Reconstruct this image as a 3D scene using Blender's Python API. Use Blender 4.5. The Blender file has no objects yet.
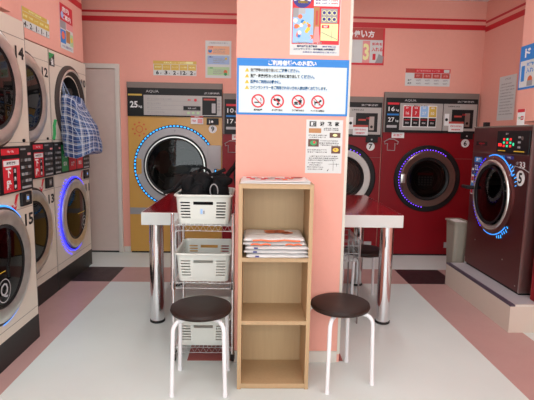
import bpy, bmesh, math, random
from mathutils import Matrix, Vector, noise
random.seed(7)
PI = math.pi
SC = bpy.context.scene
COL = SC.collection

# ------------------------------------------------------------------ camera, world, light, exposure
def make_camera():
    yaw, pitch, roll = math.radians(1.745), math.radians(7.9), math.radians(1.017)
    fw = Vector((math.sin(yaw)*math.cos(pitch), math.cos(yaw)*math.cos(pitch), -math.sin(pitch)))
    right = Vector((math.cos(yaw), -math.sin(yaw), 0))
    up = right.cross(fw)
    r2 = right*math.cos(roll) + up*math.sin(roll)
    u2 = -right*math.sin(roll) + up*math.cos(roll)
    cd = bpy.data.cameras.new('camera'); cd.sensor_width = 36; cd.lens = 470/534*36
    cd.clip_start = 0.05; cd.clip_end = 60
    co = bpy.data.objects.new('camera', cd); COL.objects.link(co)
    m = Matrix((r2, u2, -fw)).transposed().to_4x4(); m.translation = Vector((0, 0, 1.45))
    co.matrix_world = m
    SC.camera = co
make_camera()
w = bpy.data.worlds.new('world'); SC.world = w; w.use_nodes = True
w.node_tree.nodes['Background'].inputs[0].default_value = (0.88, 0.94, 1.0, 1)
w.node_tree.nodes['Background'].inputs[1].default_value = 0.6
SC.view_settings.view_transform = 'Standard'; SC.view_settings.look = 'None'
SC.view_settings.gamma = 1; SC.view_settings.use_curve_mapping = False
SC.view_settings.exposure = 0.0

def area_light(name, loc, rot, sx, sy, power, color=(1, 1, 1)):
    l = bpy.data.lights.new(name, 'AREA'); l.shape = 'RECTANGLE'; l.size = sx; l.size_y = sy
    l.energy = power; l.color = color
    o = bpy.data.objects.new(name, l); o.location = loc; o.rotation_euler = rot; COL.objects.link(o)
    return o
# daylight through the open shop front behind the camera
area_light('daylight', (0.1, -1.3, 1.75), (PI/2-.12, 0, 0), 4.2, 2.1, 124, (0.92, 0.99, 1.0))

# ------------------------------------------------------------------ materials
MATS = {}
def pm(name, rgb, rough=.5, metal=0, var=.05, scale=14, emit=0, bump=0, spec=.5, coat=0):
    if name in MATS: return MATS[name]
    m = bpy.data.materials.new(name); m.use_nodes = True
    nt = m.node_tree; b = nt.nodes['Principled BSDF']
    b.inputs['Roughness'].default_value = rough; b.inputs['Metallic'].default_value = metal
    b.inputs['Specular IOR Level'].default_value = spec
    b.inputs['Coat Weight'].default_value = coat
    tc = nt.nodes.new('ShaderNodeTexCoord')
    nz = nt.nodes.new('ShaderNodeTexNoise'); nz.inputs['Scale'].default_value = scale; nz.inputs['Detail'].default_value = 3
    nt.links.new(tc.outputs['Object'], nz.inputs['Vector'])
    mx = nt.nodes.new('ShaderNodeMix'); mx.data_type = 'RGBA'
    lo = tuple(max(0, c*(1-var)) for c in rgb)+(1,); hi = tuple(min(1, c*(1+var)) for c in rgb)+(1,)
    mx.inputs[6].default_value = lo; mx.inputs[7].default_value = hi
    nt.links.new(nz.outputs['Fac'], mx.inputs[0])
    nt.links.new(mx.outputs[2], b.inputs['Base Color'])
    if emit:
        b.inputs['Emission Color'].default_value = (*rgb, 1); b.inputs['Emission Strength'].default_value = emit
    if bump:
        bp = nt.nodes.new('ShaderNodeBump'); bp.inputs['Strength'].default_value = bump; bp.inputs['Distance'].default_value = .004
        nt.links.new(nz.outputs['Fac'], bp.inputs['Height']); nt.links.new(bp.outputs[0], b.inputs['Normal'])
    MATS[name] = m
    return m

def brushed(name, rgb, rough, vert=True):
    m = pm(name, rgb, rough, 1, .12, 8)
    nt = m.node_tree
    tc = [n for n in nt.nodes if n.type == 'TEX_COORD'][0]; nz = [n for n in nt.nodes if n.type == 'TEX_NOISE'][0]
    mp = nt.nodes.new('ShaderNodeMapping'); mp.inputs['Scale'].default_value = (60, 60, 2) if vert else (2, 2, 60)
    nt.links.new(tc.outputs['Object'], mp.inputs[0]); nt.links.new(mp.outputs[0], nz.inputs['Vector'])
    return m

def glass_mat(name, tint=(.35, .37, .38), refl=.04):
    m = bpy.data.materials.new(name); m.use_nodes = True
    nt = m.node_tree; nt.nodes.remove(nt.nodes['Principled BSDF'])
    out = nt.nodes['Material Output']
    tr = nt.nodes.new('ShaderNodeBsdfTransparent'); tr.inputs[0].default_value = (*tint, 1)
    gl = nt.nodes.new('ShaderNodeBsdfGlossy'); gl.inputs['Roughness'].default_value = .04
    gl.inputs[0].default_value = (.8, .8, .8, 1)
    fr = nt.nodes.new('ShaderNodeFresnel'); fr.inputs[0].default_value = 1.5
    mt = nt.nodes.new('ShaderNodeMath'); mt.operation = 'ADD'; mt.inputs[1].default_value = refl-.04
    mt.use_clamp = True
    ms = nt.nodes.new('ShaderNodeMixShader')
    nt.links.new(fr.outputs[0], mt.inputs[0]); nt.links.new(mt.outputs[0], ms.inputs[0])
    nt.links.new(tr.outputs[0], ms.inputs[1]); nt.links.new(gl.outputs[0], ms.inputs[2])
    nt.links.new(ms.outputs[0], out.inputs[0])
    MATS[name] = m
    return m

def wood_mat(name, c1, c2):
    m = pm(name, c1, .55, 0)
    nt = m.node_tree; b = nt.nodes['Principled BSDF']
    tc = [n for n in nt.nodes if n.type == 'TEX_COORD'][0]; nz = [n for n in nt.nodes if n.type == 'TEX_NOISE'][0]
    mx = [n for n in nt.nodes if n.type == 'MIX'][0]
    mx.inputs[6].default_value = (*c1, 1); mx.inputs[7].default_value = (*c2, 1)
    mp = nt.nodes.new('ShaderNodeMapping'); mp.inputs['Scale'].default_value = (30, 30, 1.6)
    nt.links.new(tc.outputs['Object'], mp.inputs[0]); nt.links.new(mp.outputs[0], nz.inputs['Vector'])
    nz.inputs['Scale'].default_value = 2
    return m

def plaid_mat(name):
    m = bpy.data.materials.new(name); m.use_nodes = True
    nt = m.node_tree; b = nt.nodes['Principled BSDF']; b.inputs['Roughness'].default_value = .8
    uv = nt.nodes.new('ShaderNodeUVMap'); uv.uv_map = 'cloth'
    sp = nt.nodes.new('ShaderNodeSeparateXYZ'); nt.links.new(uv.outputs[0], sp.inputs[0])
    def band(sock, period, off, wid):
        a = nt.nodes.new('ShaderNodeMath'); a.operation = 'ADD'; a.inputs[1].default_value = off; nt.links.new(sock, a.inputs[0])
        d = nt.nodes.new('ShaderNodeMath'); d.operation = 'PINGPONG'; d.inputs[1].default_value = period/2; nt.links.new(a.outputs[0], d.inputs[0])
        l = nt.nodes.new('ShaderNodeMath'); l.operation = 'LESS_THAN'; l.inputs[1].default_value = wid/2; nt.links.new(d.outputs[0], l.inputs[0])
        return l.outputs[0]
    def mix(f, a, bcol, k=1.0):
        q = nt.nodes.new('ShaderNodeMath'); q.operation = 'MULTIPLY'; q.inputs[1].default_value = k; nt.links.new(f, q.inputs[0])
        x = nt.nodes.new('ShaderNodeMix'); x.data_type = 'RGBA'; nt.links.new(q.outputs[0], x.inputs[0])
        if isinstance(a, tuple): x.inputs[6].default_value = (*a, 1)
        else: nt.links.new(a, x.inputs[6])
        x.inputs[7].default_value = (*bcol, 1)
        return x.outputs[2]
    u, v = sp.outputs[0], sp.outputs[1]
    c = mix(band(u, .085, 0, .034), (.07, .14, .33), (.012, .03, .12), .8)
    c = mix(band(v, .085, 0, .034), c, (.018, .04, .16), .65)
    for s in (u, v):
        c = mix(band(s, .085, .0425, .012), c, (.80, .80, .82), .5)
        c = mix(band(s, .085, .028, .004), c, (.62, .55, .45), .7)
        c = mix(band(s, .085, 0, .004), c, (.65, .7, .8), .6)
    nt.links.new(c, b.inputs['Base Color'])
    MATS[name] = m
    return m

def floor_mat(name, rgb, var=.05):
    m = pm(name, rgb, .38, 0, var, 2.2, spec=.35)
    nt = m.node_tree; b = nt.nodes['Principled BSDF']
    tc = [n for n in nt.nodes if n.type == 'TEX_COORD'][0]
    n2 = nt.nodes.new('ShaderNodeTexNoise'); n2.inputs['Scale'].default_value = 9; n2.inputs['Detail'].default_value = 6
    n2.inputs['Distortion'].default_value = 1.5
    nt.links.new(tc.outputs['Object'], n2.inputs['Vector'])
    mr = nt.nodes.new('ShaderNodeMapRange'); mr.inputs[3].default_value = .30; mr.inputs[4].default_value = .5
    nt.links.new(n2.outputs['Fac'], mr.inputs[0]); nt.links.new(mr.outputs[0], b.inputs['Roughness'])
    return m

pink = pm('pink_wallpaper', (.80, .375, .30), .75, 0, .03, 30, bump=.05)
red_stripe = pm('red_stripe', (.55, .012, .022), .5)
ceil_m = pm('ceiling_board', (.80, .78, .76), .8)
base_m = pm('baseboard_vinyl', (.66, .62, .56), .5)
door_m = pm('door_laminate', (.62, .50, .45), .45)
fl_white = floor_mat('floor_white_vinyl', (.69, .765, .74))
fl_pink = floor_mat('floor_pink_vinyl', (.50, .31, .285), .10)
fl_dark = floor_mat('floor_dark_vinyl', (.035, .022, .024), .2)
fl_red = floor_mat('floor_rose_vinyl', (.40, .12, .11), .12)
white = pm('white', (.80, .82, .82), .5, 0, .01)
paper = pm('paper_white', (.62, .65, .64), .6, 0, .02)
black = pm('black', (.008, .008, .009), .45, 0, .1, spec=.3)
mblack = pm('matte_black_rubber', (.015, .014, .014), .75, 0, .1)
cream = pm('cream_enamel', (.72, .64, .54), .35, 0, .02, coat=.2)
kick = pm('kick_black', (.014, .013, .013), .5)
steel = brushed('brushed_steel', (.62, .59, .55), .28)
ringsteel = pm('ring_steel', (.78, .80, .75), .36, .92, .25)
darksteel = pm('dark_steel', (.30, .27, .25), .35, 1, .08)
brownsteel = pm('bronze_steel', (.30, .22, .19), .32, 1, .1)
drum_m = pm('drum_metal', (.05, .05, .05), .5, .6, .15)
gasket = pm('gasket', (.05, .04, .035), .6)
chrome = pm('chrome', (.78, .78, .80), .08, 1, .02)
wire = pm('chromed_wire', (.80, .80, .80), .35, .7, .03)
glass = glass_mat('door_glass')
glassd = glass_mat('door_glass_dark', (.16, .17, .17), .035)
yellow_m = pm('yellow_enamel', (.60, .33, .065), .4, 0, .03, coat=.15)
mred = pm('wine_red_enamel', (.23, .002, .008), .4, 0, .04, spec=.3)
maroon = brushed('brushed_maroon_steel', (.25, .11, .105), .38, False)
grey_top = pm('taupe_grey', (.20, .165, .145), .5)
silver_p = pm('silver_panel', (.42, .40, .38), .45, .2)
palegrey = pm('pale_grey_plastic', (.60, .59, .56), .4)
lightgrey = pm('light_grey_plastic', (.42, .42, .43), .4)
redp = pm('print_red', (.62, .015, .03), .5, 0, .02)
pinkp = pm('print_pink', (.75, .30, .30), .5, 0, .02)
brownred = pm('print_brick_red', (.48, .06, .045), .5, 0, .02)
bluep = pm('print_blue', (.01, .20, .60), .5, 0, .02)
bluel = pm('print_light_blue', (.30, .52, .85), .5, 0, .02)
navy = pm('print_navy', (.03, .03, .22), .5, 0, .02)
greenp = pm('print_green', (.03, .33, .10), .5, 0, .02)
lgreen = pm('print_light_green', (.42, .62, .35), .5, 0, .02)
yell = pm('print_yellow', (.80, .55, .04), .5, 0, .02)
lyell = pm('print_pale_yellow', (.80, .80, .38), .5, 0, .02)
gold = pm('print_gold', (.62, .42, .07), .5, 0, .02)
orange = pm('print_orange', (.85, .17, .06), .5, 0, .02)
orange2 = pm('print_muted_orange', (.62, .13, .04), .5, 0, .02)
brownp = pm('print_brown', (.42, .19, .06), .5, 0, .1)
greyp = pm('print_grey', (.30, .30, .31), .5, 0, .02)
led_blue = pm('led_blue', (.02, .02, 1.0), .4, 0, 0, emit=4)
led_cyan = pm('led_cyan', (.03, .38, 1.0), .4, 0, 0, emit=1.7)
led_viol = pm('led_violet', (.20, .05, 1.0), .4, 0, 0, emit=3)
led_sky = pm('led_sky', (.04, .30, 1.0), .4, 0, 0, emit=1.3)
led_red = pm('led_red', (1.0, .03, .03), .4, 0, 0, emit=.8)
led_green = pm('led_green', (.05, .8, .4), .4, 0, 0, emit=.5)
led_dim = pm('display_blue', (.15, .35, .8), .4, 0, 0, emit=.6)
wood = wood_mat('beech_laminate', (.50, .34, .185), (.43, .285, .15))
seat_m = pm('brown_vinyl', (.026, .014, .011), .5, 0, .08, 40, bump=.05, spec=.25)
tubew = pm('white_tube', (.82, .83, .85), .35)
basket_m = pm('ivory_plastic', (.66, .69, .64), .45, 0, .02)
tabletop = pm('glossy_red_laminate', (.24, .006, .012), .10, 0, .03, spec=.4)
tableedge = pm('white_edge_band', (.66, .69, .67), .4)
clothb = pm('black_nylon', (.005, .005, .006), .8, 0, .3, 30, bump=.5, spec=.2)
poly = pm('white_polybag', (.72, .71, .70), .35, 0, .06, 12, bump=.3)
cord_w = pm('cord', (.35, .42, .58), .7)
plaid = plaid_mat('blue_plaid_cloth')
bin_m = pm('bin_plastic', (.30, .27, .22), .5)
guard = pm('corner_guard', (.62, .60, .52), .4)
stepb = pm('step_vinyl', (.62, .54, .46), .5, 0, .03, 4)
steptop = pm('step_top', (.42, .40, .42), .45)
steptrim = pm('step_nosing', (.07, .05, .08), .5)
added_lamp_m = pm('lamp_diffuser', (1, 1, 1), .5, 0, 0, emit=23)
red_reflect = pm('laundry_red', (.35, .06, .04), .9)
bluecloth = pm('laundry_blue', (.10, .18, .45), .9)
beige_reflect = pm('laundry_beige', (.55, .48, .36), .9)

# ------------------------------------------------------------------ mesh builder
class MB:
    def __init__(s):
        s.v = []; s.f = []; s.m = []; s.sm = []; s.mats = []; s.M = Matrix.Identity(4)
    def mi(s, m):
        if m not in s.mats: s.mats.append(m)
        return s.mats.index(m)
    def add(s, vs, fs, m, smooth=False):
        k = len(s.v); i = s.mi(m)
        s.v += [tuple(s.M @ Vector(p)) for p in vs]
        for f in fs:
            s.f.append(tuple(k+a for a in f)); s.m.append(i); s.sm.append(smooth)
        return s
    def box(s, x0, x1, y0, y1, z0, z1, m, bev=0, open_front=False):
        x0, x1 = sorted((x0, x1)); y0, y1 = sorted((y0, y1)); z0, z1 = sorted((z0, z1))
        if bev:
            bm = bmesh.new(); bmesh.ops.create_cube(bm, size=1)
            for v in bm.verts: v.co = Vector(((x0+x1)/2+v.co.x*(x1-x0), (y0+y1)/2+v.co.y*(y1-y0), (z0+z1)/2+v.co.z*(z1-z0)))
            bmesh.ops.bevel(bm, geom=bm.edges[:], offset=bev, segments=2, profile=.5, affect='EDGES')
            s.add([v.co[:] for v in bm.verts], [[v.index for v in f.verts] for f in bm.faces], m, False); bm.free()
            return s
        vs = [(x0,y0,z0),(x1,y0,z0),(x1,y1,z0),(x0,y1,z0),(x0,y0,z1),(x1,y0,z1),(x1,y1,z1),(x0,y1,z1)]
        fs = [(3,2,1,0),(4,5,6,7),(0,1,5,4),(1,2,6,5),(2,3,7,6),(3,0,4,7)]
        if open_front: fs.pop(2)
        return s.add(vs, fs, m)
    def rect(s, x0, x1, z0, z1, m, y=0):
        x0, x1 = sorted((x0, x1)); z0, z1 = sorted((z0, z1))
        return s.add([(x0,y,z0),(x1,y,z0),(x1,y,z1),(x0,y,z1)], [(0,1,2,3)], m)
    def poly(s, pts, m, y=0):
        return s.add([(a, y, b) for a, b in pts], [tuple(range(len(pts)))], m)
    def disc(s, cx, cz, r, m, y=0, n=32, rz=None):
        rz = rz or r
        return s.poly([(cx+r*math.cos(2*PI*i/n), cz+rz*math.sin(2*PI*i/n)) for i in range(n)], m, y)
    def ring(s, cx, cz, r0, r1, m, y=0, a0=0, a1=2*PI, n=48):
        vs = []; fs = []
        for i in range(n+1):
            a = a0+(a1-a0)*i/n
            vs += [(cx+r0*math.cos(a), y, cz+r0*math.sin(a)), (cx+r1*math.cos(a), y, cz+r1*math.sin(a))]
            if i: k = 2*i; fs.append((k-2, k-1, k+1, k))
        return s.add(vs, fs, m)
    def lathe_y(s, cx, cz, prof, m, n=48, a0=0, a1=2*PI, smooth=True):
        full = abs(a1-a0-2*PI) < 1e-6; L = len(prof); vs = []; fs = []
        N = n if full else n+1
        for i in range(N):
            a = a0+(a1-a0)*i/n
            vs += [(cx+r*math.cos(a), y, cz+r*math.sin(a)) for r, y in prof]
        for i in range(n):
            j = (i+1) % N
            for k in range(L-1): fs.append((i*L+k, i*L+k+1, j*L+k+1, j*L+k))
        return s.add(vs, fs, m, smooth)
    def lathe_z(s, cx, cy, prof, m, n=32, smooth=True):
        L = len(prof); vs = []; fs = []
        for i in range(n):
            a = 2*PI*i/n
            vs += [(cx+r*math.cos(a), cy+r*math.sin(a), z) for r, z in prof]
        for i in range(n):
            j = (i+1) % n
            for k in range(L-1): fs.append((i*L+k, j*L+k, j*L+k+1, i*L+k+1))
        return s.add(vs, fs, m, smooth)
    def tube(s, pts, r, m, n=8, closed=False):
        pts = [Vector(p) for p in pts]; N = len(pts); vs = []; fs = []
        up = None
        for i, p in enumerate(pts):
            if closed: t = pts[(i+1) % N]-pts[i-1]
            else: t = pts[min(i+1, N-1)]-pts[max(i-1, 0)]
            t.normalize()
            if up is None:
                up = t.cross(Vector((0, 0, 1)))
                if up.length < .1: up = t.cross(Vector((1, 0, 0)))
            up = (up-t*up.dot(t)).normalized(); w_ = t.cross(up)
            vs += [tuple(p+(up*math.cos(2*PI*k/n)+w_*math.sin(2*PI*k/n))*r) for k in range(n)]
        for i in range(N if closed else N-1):
            j = (i+1) % N
            for k in range(n): fs.append((i*n+k, i*n+(k+1) % n, j*n+(k+1) % n, j*n+k))
        if not closed:
            fs.append(tuple(range(n))); fs.append(tuple(reversed(range((N-1)*n, N*n))))
        return s.add(vs, fs, m, True)
    def text(s, body, x, z, size, m, y=0, w=None, align='CENTER', bold=.012, res=2, maxw=None, heavy=False):
        bold = (bold if bold >= .04 else .028) if any(ord(ch) > 0x2fff for ch in body) else min(bold, .035)
        c = bpy.data.curves.new('t', 'FONT'); c.body = body; c.size = 1; c.align_x = 'LEFT'; c.resolution_u = res
        c.offset = bold
        o = bpy.data.objects.new('t', c); COL.objects.link(o)
        bpy.context.view_layer.update()
        me = o.evaluated_get(bpy.context.evaluated_depsgraph_get()).to_mesh()
        if len(me.vertices):
            xs = [v.co.x for v in me.vertices]; ys = [v.co.y for v in me.vertices]
            bw = max(xs)-min(xs) or 1e-6; bh = max(ys)-min(ys) or 1e-6
            sz = size/bh if len(body) else size
            sx = (w/bw) if w else sz
            if maxw and sx*bw > maxw: sx = maxw/bw
            off = {'CENTER': -bw/2, 'LEFT': 0, 'RIGHT': -bw}[align]
            vs = [(x+(v.co.x-min(xs)+off)*sx, y, z+(v.co.y-(min(ys)+max(ys))/2)*sz) for v in me.vertices]
            s.add(vs, [tuple(p.vertices) for p in me.polygons], m)
            if heavy:
                for dx in (-.028*sx, .028*sx): s.add([(a+dx, b_-.0001, c_) for a, b_, c_ in vs], [tuple(p.vertices) for p in me.polygons], m)
        o.to_mesh_clear(); bpy.data.objects.remove(o); bpy.data.curves.remove(c)
        return s
    def plate_hole(s, x0, x1, z0, z1, cx, cz, r, m, y=0, n=48):
        angs = [2*PI*i/n for i in range(n)]
        for X in (x0, x1):
            for Z in (z0, z1): angs.append(math.atan2(Z-cz, X-cx) % (2*PI))
        angs = sorted(set(round(a, 5) for a in angs)); vs = []; fs = []
        for a in angs:
            c, d = math.cos(a), math.sin(a)
            t = min([(x1-cx)/c if c > 1e-6 else 1e9, (x0-cx)/c if c < -1e-6 else 1e9, (z1-cz)/d if d > 1e-6 else 1e9, (z0-cz)/d if d < -1e-6 else 1e9])
            vs += [(cx+r*c, y, cz+r*d), (cx+t*c, y, cz+t*d)]
        N = len(angs)
        for i in range(N):
            j = (i+1) % N; fs.append((2*i, 2*i+1, 2*j+1, 2*j))
        return s.add(vs, fs, m)
    def build(s, name, parent=None, loc=None, rz=0, label=None, cat=None, group=None, kind=None):
        me = bpy.data.meshes.new(name); me.from_pydata(s.v, [], s.f)
        for m in s.mats: me.materials.append(m)
        for p, i, sm in zip(me.polygons, s.m, s.sm): p.material_index = i; p.use_smooth = sm
        me.update()
        if any(s.sm): me.set_sharp_from_angle(angle=math.radians(38))
        o = bpy.data.objects.new(name, me); COL.objects.link(o)
        if parent: o.parent = parent
        if loc: o.location = loc
        o.rotation_euler.z = rz
        tag(o, label, cat, group, kind)
        return o

def tag(o, label=None, cat=None, group=None, kind=None):
    if label: o['label'] = label
    if cat: o['category'] = cat
    if group: o['group'] = group
    if kind: o['kind'] = kind
    return o
def thing(name, loc, rz=0, label=None, cat=None, group=None, kind=None):
    o = bpy.data.objects.new(name, None); o.empty_display_size = .1; COL.objects.link(o)
    o.location = loc; o.rotation_euler.z = rz
    return tag(o, label, cat, group, kind)

# ------------------------------------------------------------------ room
CZ = 3.03; XL = -2.68; XR = 2.70; YB = 5.66; YF = -1.25
f = MB()
xs = [XL, -1.88, -1.38, -.41, .60, 1.57, 2.055, XR]; ys = [YF, 2.87, 3.87, 4.49, 5.0, YB]
for i in range(len(xs)-1):
    for j in range(len(ys)-1):
        m = fl_white
        if j == 3: m = fl_dark if i in (1, 5) else fl_pink
        elif j < 3:
            if i in (1, 5): m = fl_pink
            if i == 3 and j == 1: m = fl_red
        f.add([(xs[i], ys[j], 0), (xs[i+1], ys[j], 0), (xs[i+1], ys[j+1], 0), (xs[i], ys[j+1], 0)], [(0, 1, 2, 3)], m)
f.box(XL, XR, YF, YB, -.06, -.001, fl_white)
f.build('floor', kind='structure')
MB().box(XL-.1, XR+.1, YF, YB+.1, CZ, CZ+.08, ceil_m).build('ceiling', kind='structure')
MB().box(XL-.1, XR+.1, YB, YB+.1, 0, CZ, pink).build('wall_back', kind='structure')
MB().box(XL-.1, XL, YF, YB, 0, CZ, pink).build('wall_left', kind='structure')
MB().box(XR, XR+.1, YF, YB, 0, CZ, pink).build('wall_right', kind='structure')
# front wall with a wide shop-front opening behind the camera
f = MB()
f.box(XL-.1, -2.05, YF-.1, YF, 0, CZ, pink); f.box(2.25, XR+.1, YF-.1, YF, 0, CZ, pink); f.box(-2.05, 2.25, YF-.1, YF, 2.87, CZ, pink)
f.build('wall_front', kind='structure')
# boxed-out upper walls over the machines
MB().box(XL, -1.77, 3.072, 5.06, 2.155, CZ, pink).build('wall_left_upper', kind='structure')
MB().box(XL, -1.503, YF, 3.07, 2.17, CZ, pink).build('wall_left_near', kind='structure')
MB().box(2.30, XR, YF, 4.13, 1.60, CZ, pink).build('wall_right_upper', kind='structure')
# centre pillar
CX0, CX1, CY0, CY1 = -.107, .570, 2.86, 3.37
f = MB().box(CX0, CX1, CY0, CY1, 0, CZ, pink)
f.build('wall_center', kind='structure')
f = MB().box(CX0+.002, CX1-.016, CY0-.008, CY0-.0005, 0, .075, base_m)
f.build('baseboard_center', kind='structure')
f = MB().box(CX1-.014, CX1+.003, CY0-.003, CY0+.02, .055, 2.6, guard)
f.build('trim_1', kind='structure')
# red stripes
def stripes(mb, a, b, fixed, axis, sgn, z0):
    for zz0, zz1 in ((z0, z0+.058), (z0+.098, z0+.122)):
        if axis == 'x': mb.box(a, b, fixed, fixed+sgn*.002, zz0, zz1, red_stripe)
        else: mb.box(fixed, fixed+sgn*.002, a, b, zz0, zz1, red_stripe)
f = MB(); stripes(f, XL, XR, YB-.0005, 'x', -1, 2.705); f.build('trim_2', kind='structure')
f = MB(); stripes(f, 4.13, YB-.003, XR-.0005, 'y', -1, 2.685); f.build('trim_3', kind='structure')
f = MB(); stripes(f, 3.08, 5.06, -1.7695, 'y', 1, 2.675); f.build('trim_4', kind='structure')
f = MB(); stripes(f, 1.5, 4.13, 2.2995, 'y', -1, 2.655); f.build('trim_5', kind='structure')
f = MB().box(-1.56, -1.478, YB-.012, YB-.0005, 0, .07, base_m).box(-2.6, -2.4, YB-.012, YB-.0005, 0, .07, base_m)
f.build('baseboard_back', kind='structure')
# back-left door
d = thing('door_1', (-1.975, YB-.001, 0), kind='structure')
MB().box(-.36, .36, -.025, 0, .02, 2.17, door_m, .003).box(-.36, .36, -.02, 0, .0, .02, black).build('door_leaf', d)
f = MB()
for a, b in ((-.41, -.362), (.362, .41)): f.box(a, b, -.04, 0, 0, 2.23, base_m, .003)
f.box(-.362, .362, -.04, 0, 2.175, 2.23, base_m, .003); f.build('door_frame', d)
MB().box(-.31, -.28, -.06, -.026, .95, 1.1, darksteel, .004).build('door_handle', d)
# step under machine 5
MB().box(1.943, XR, 3.33, 4.515, 0, .205, stepb).box(1.943, 1.98, 3.33, 4.515, .205, .218, steptrim).box(1.98, XR, 3.33, 3.35, .205, .218, base_m).box(1.98, XR, 3.35, 4.515, .205, .217, steptop).build('trim_6', kind='structure')
# added fluorescent ceiling lamps, out of view, brightening the back of the room
for i, (x, y) in enumerate(((-.75, 1.6), (1.2, 1.6), (1.15, 4.3), (-.8, 4.3))):
    d = thing('ceiling_lamp', (x, y, CZ), label='slim white fluorescent ceiling lamp over the ' + ('left aisle near the entrance', 'right aisle near the entrance', 'right aisle by the red dryers', 'left aisle by the yellow dryer')[i], cat='lamp', group='ceiling lamps')
    MB().box(-.09, .09, -.6, .6, -.05, 0, white, .004).build('housing', d)
    MB().box(-.07, .07, -.57, .57, -.062, -.05, added_lamp_m, .004).build('diffuser', d)

# ------------------------------------------------------------------ stacked machines on the left
def jfill(n, src='使用方法洗濯乾燥料金分硬貨投入口温度設定運転中注意確認取出運転扉開'):
    return ''.join(random.choice(src) for _ in range(n))

def front_door(parent, cx, cz, r, led=None, glass_m=glass, ring_m=ringsteel, mark=None):
    d = MB()
    d.lathe_y(cx, cz, [(r+.016, .0), (r+.016, -.008), (r+.003, -.010), (r-.004, -.008)], gasket)
    d.lathe_y(cx, cz, [(r-.002, -.006), (r-.004, -.022), (r-.014, -.030), (r-.045, -.032), (r-.088, -.022), (r-.092, -.006)], ring_m)
    d.lathe_y(cx, cz, [(r-.090, -.020), (r-.098, -.026), (r-.112, -.020), (r-.112, 0)], black)
    do = d.build('door', parent)
    MB().lathe_y(cx, cz, [(.001, -.030), ((r-.11)*.5, -.028), (r-.11, -.018)], glass_m).build('door_glass', do)
    if mark:
        q = MB()
        q.text('Q', cx+mark[0], cz+mark[1], .095, lightgrey, y=-.033)
        q.ring(cx+mark[0], cz+mark[1], .066, .072, lightgrey, y=-.033)
        q.box(cx+mark[0]-.16, cx+mark[0]+.02, -.035, -.033, cz+mark[1]+.115, cz+mark[1]+.119, yell)
        q.build('door_marking', do)
    return do

def drum(parent, cx, cz, r, load=None, y1=.45):
    d = MB().lathe_y(cx, cz, [(r, .0), (r, y1), (r*.5, y1+.02), (.001, y1+.02)], drum_m)
    for k in range(3):
        a = PI/2+k*2*PI/3+.4
        d.M = Matrix.Translation((cx, 0, cz)) @ Matrix.Rotation(a, 4, 'Y')
        d.box(-.03, .03, .05, y1, -r+.0, -r+.06, darksteel, .01)
        d.M = Matrix.Identity(4)
    o = d.build('drum', parent)
    return o

def blob(mb, c, rad, m, e=2.5, wob=.1, seed=0, nu=28, nv=16, wf=6):
    vs = []; fs = []
    def sp(a, p): return math.copysign(abs(a)**p, a)
    for j in range(nv+1):
        ph = -PI/2+PI*j/nv
        for i in range(nu):
            th = 2*PI*i/nu; p = 2/e
            x = sp(math.cos(ph), p)*sp(math.cos(th), p); y = sp(math.cos(ph), p)*sp(math.sin(th), p); z = sp(math.sin(ph), p)
            q = Vector((x*rad[0], y*rad[1], z*rad[2]))
            k = 1+wob*noise.noise(q*wf+Vector((seed*7.1, seed*3.3, seed)))
            vs.append((c[0]+q.x*k, c[1]+q.y*k, c[2]+q.z*k))
    for j in range(nv):
        for i in range(nu):
            a = j*nu+i; b = j*nu+(i+1) % nu
            fs.append((a, b, b+nu, a+nu))
    mb.add(vs, fs, m, True)

def dots(mb, cx, cz, r, a0, a1, n, m, size=.008, y=-.004, length=None):
    length = length or size
    for i in range(n):
        a = a0+(a1-a0)*i/max(1, n-1)
        mb.M = Matrix.Translation((cx, y, cz)) @ Matrix.Rotation(-a, 4, 'Y')
        mb.box(r-size/2, r+size/2, -.003, 0, -length/2, length/2, m)
    mb.M = Matrix.Identity(4)

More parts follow.
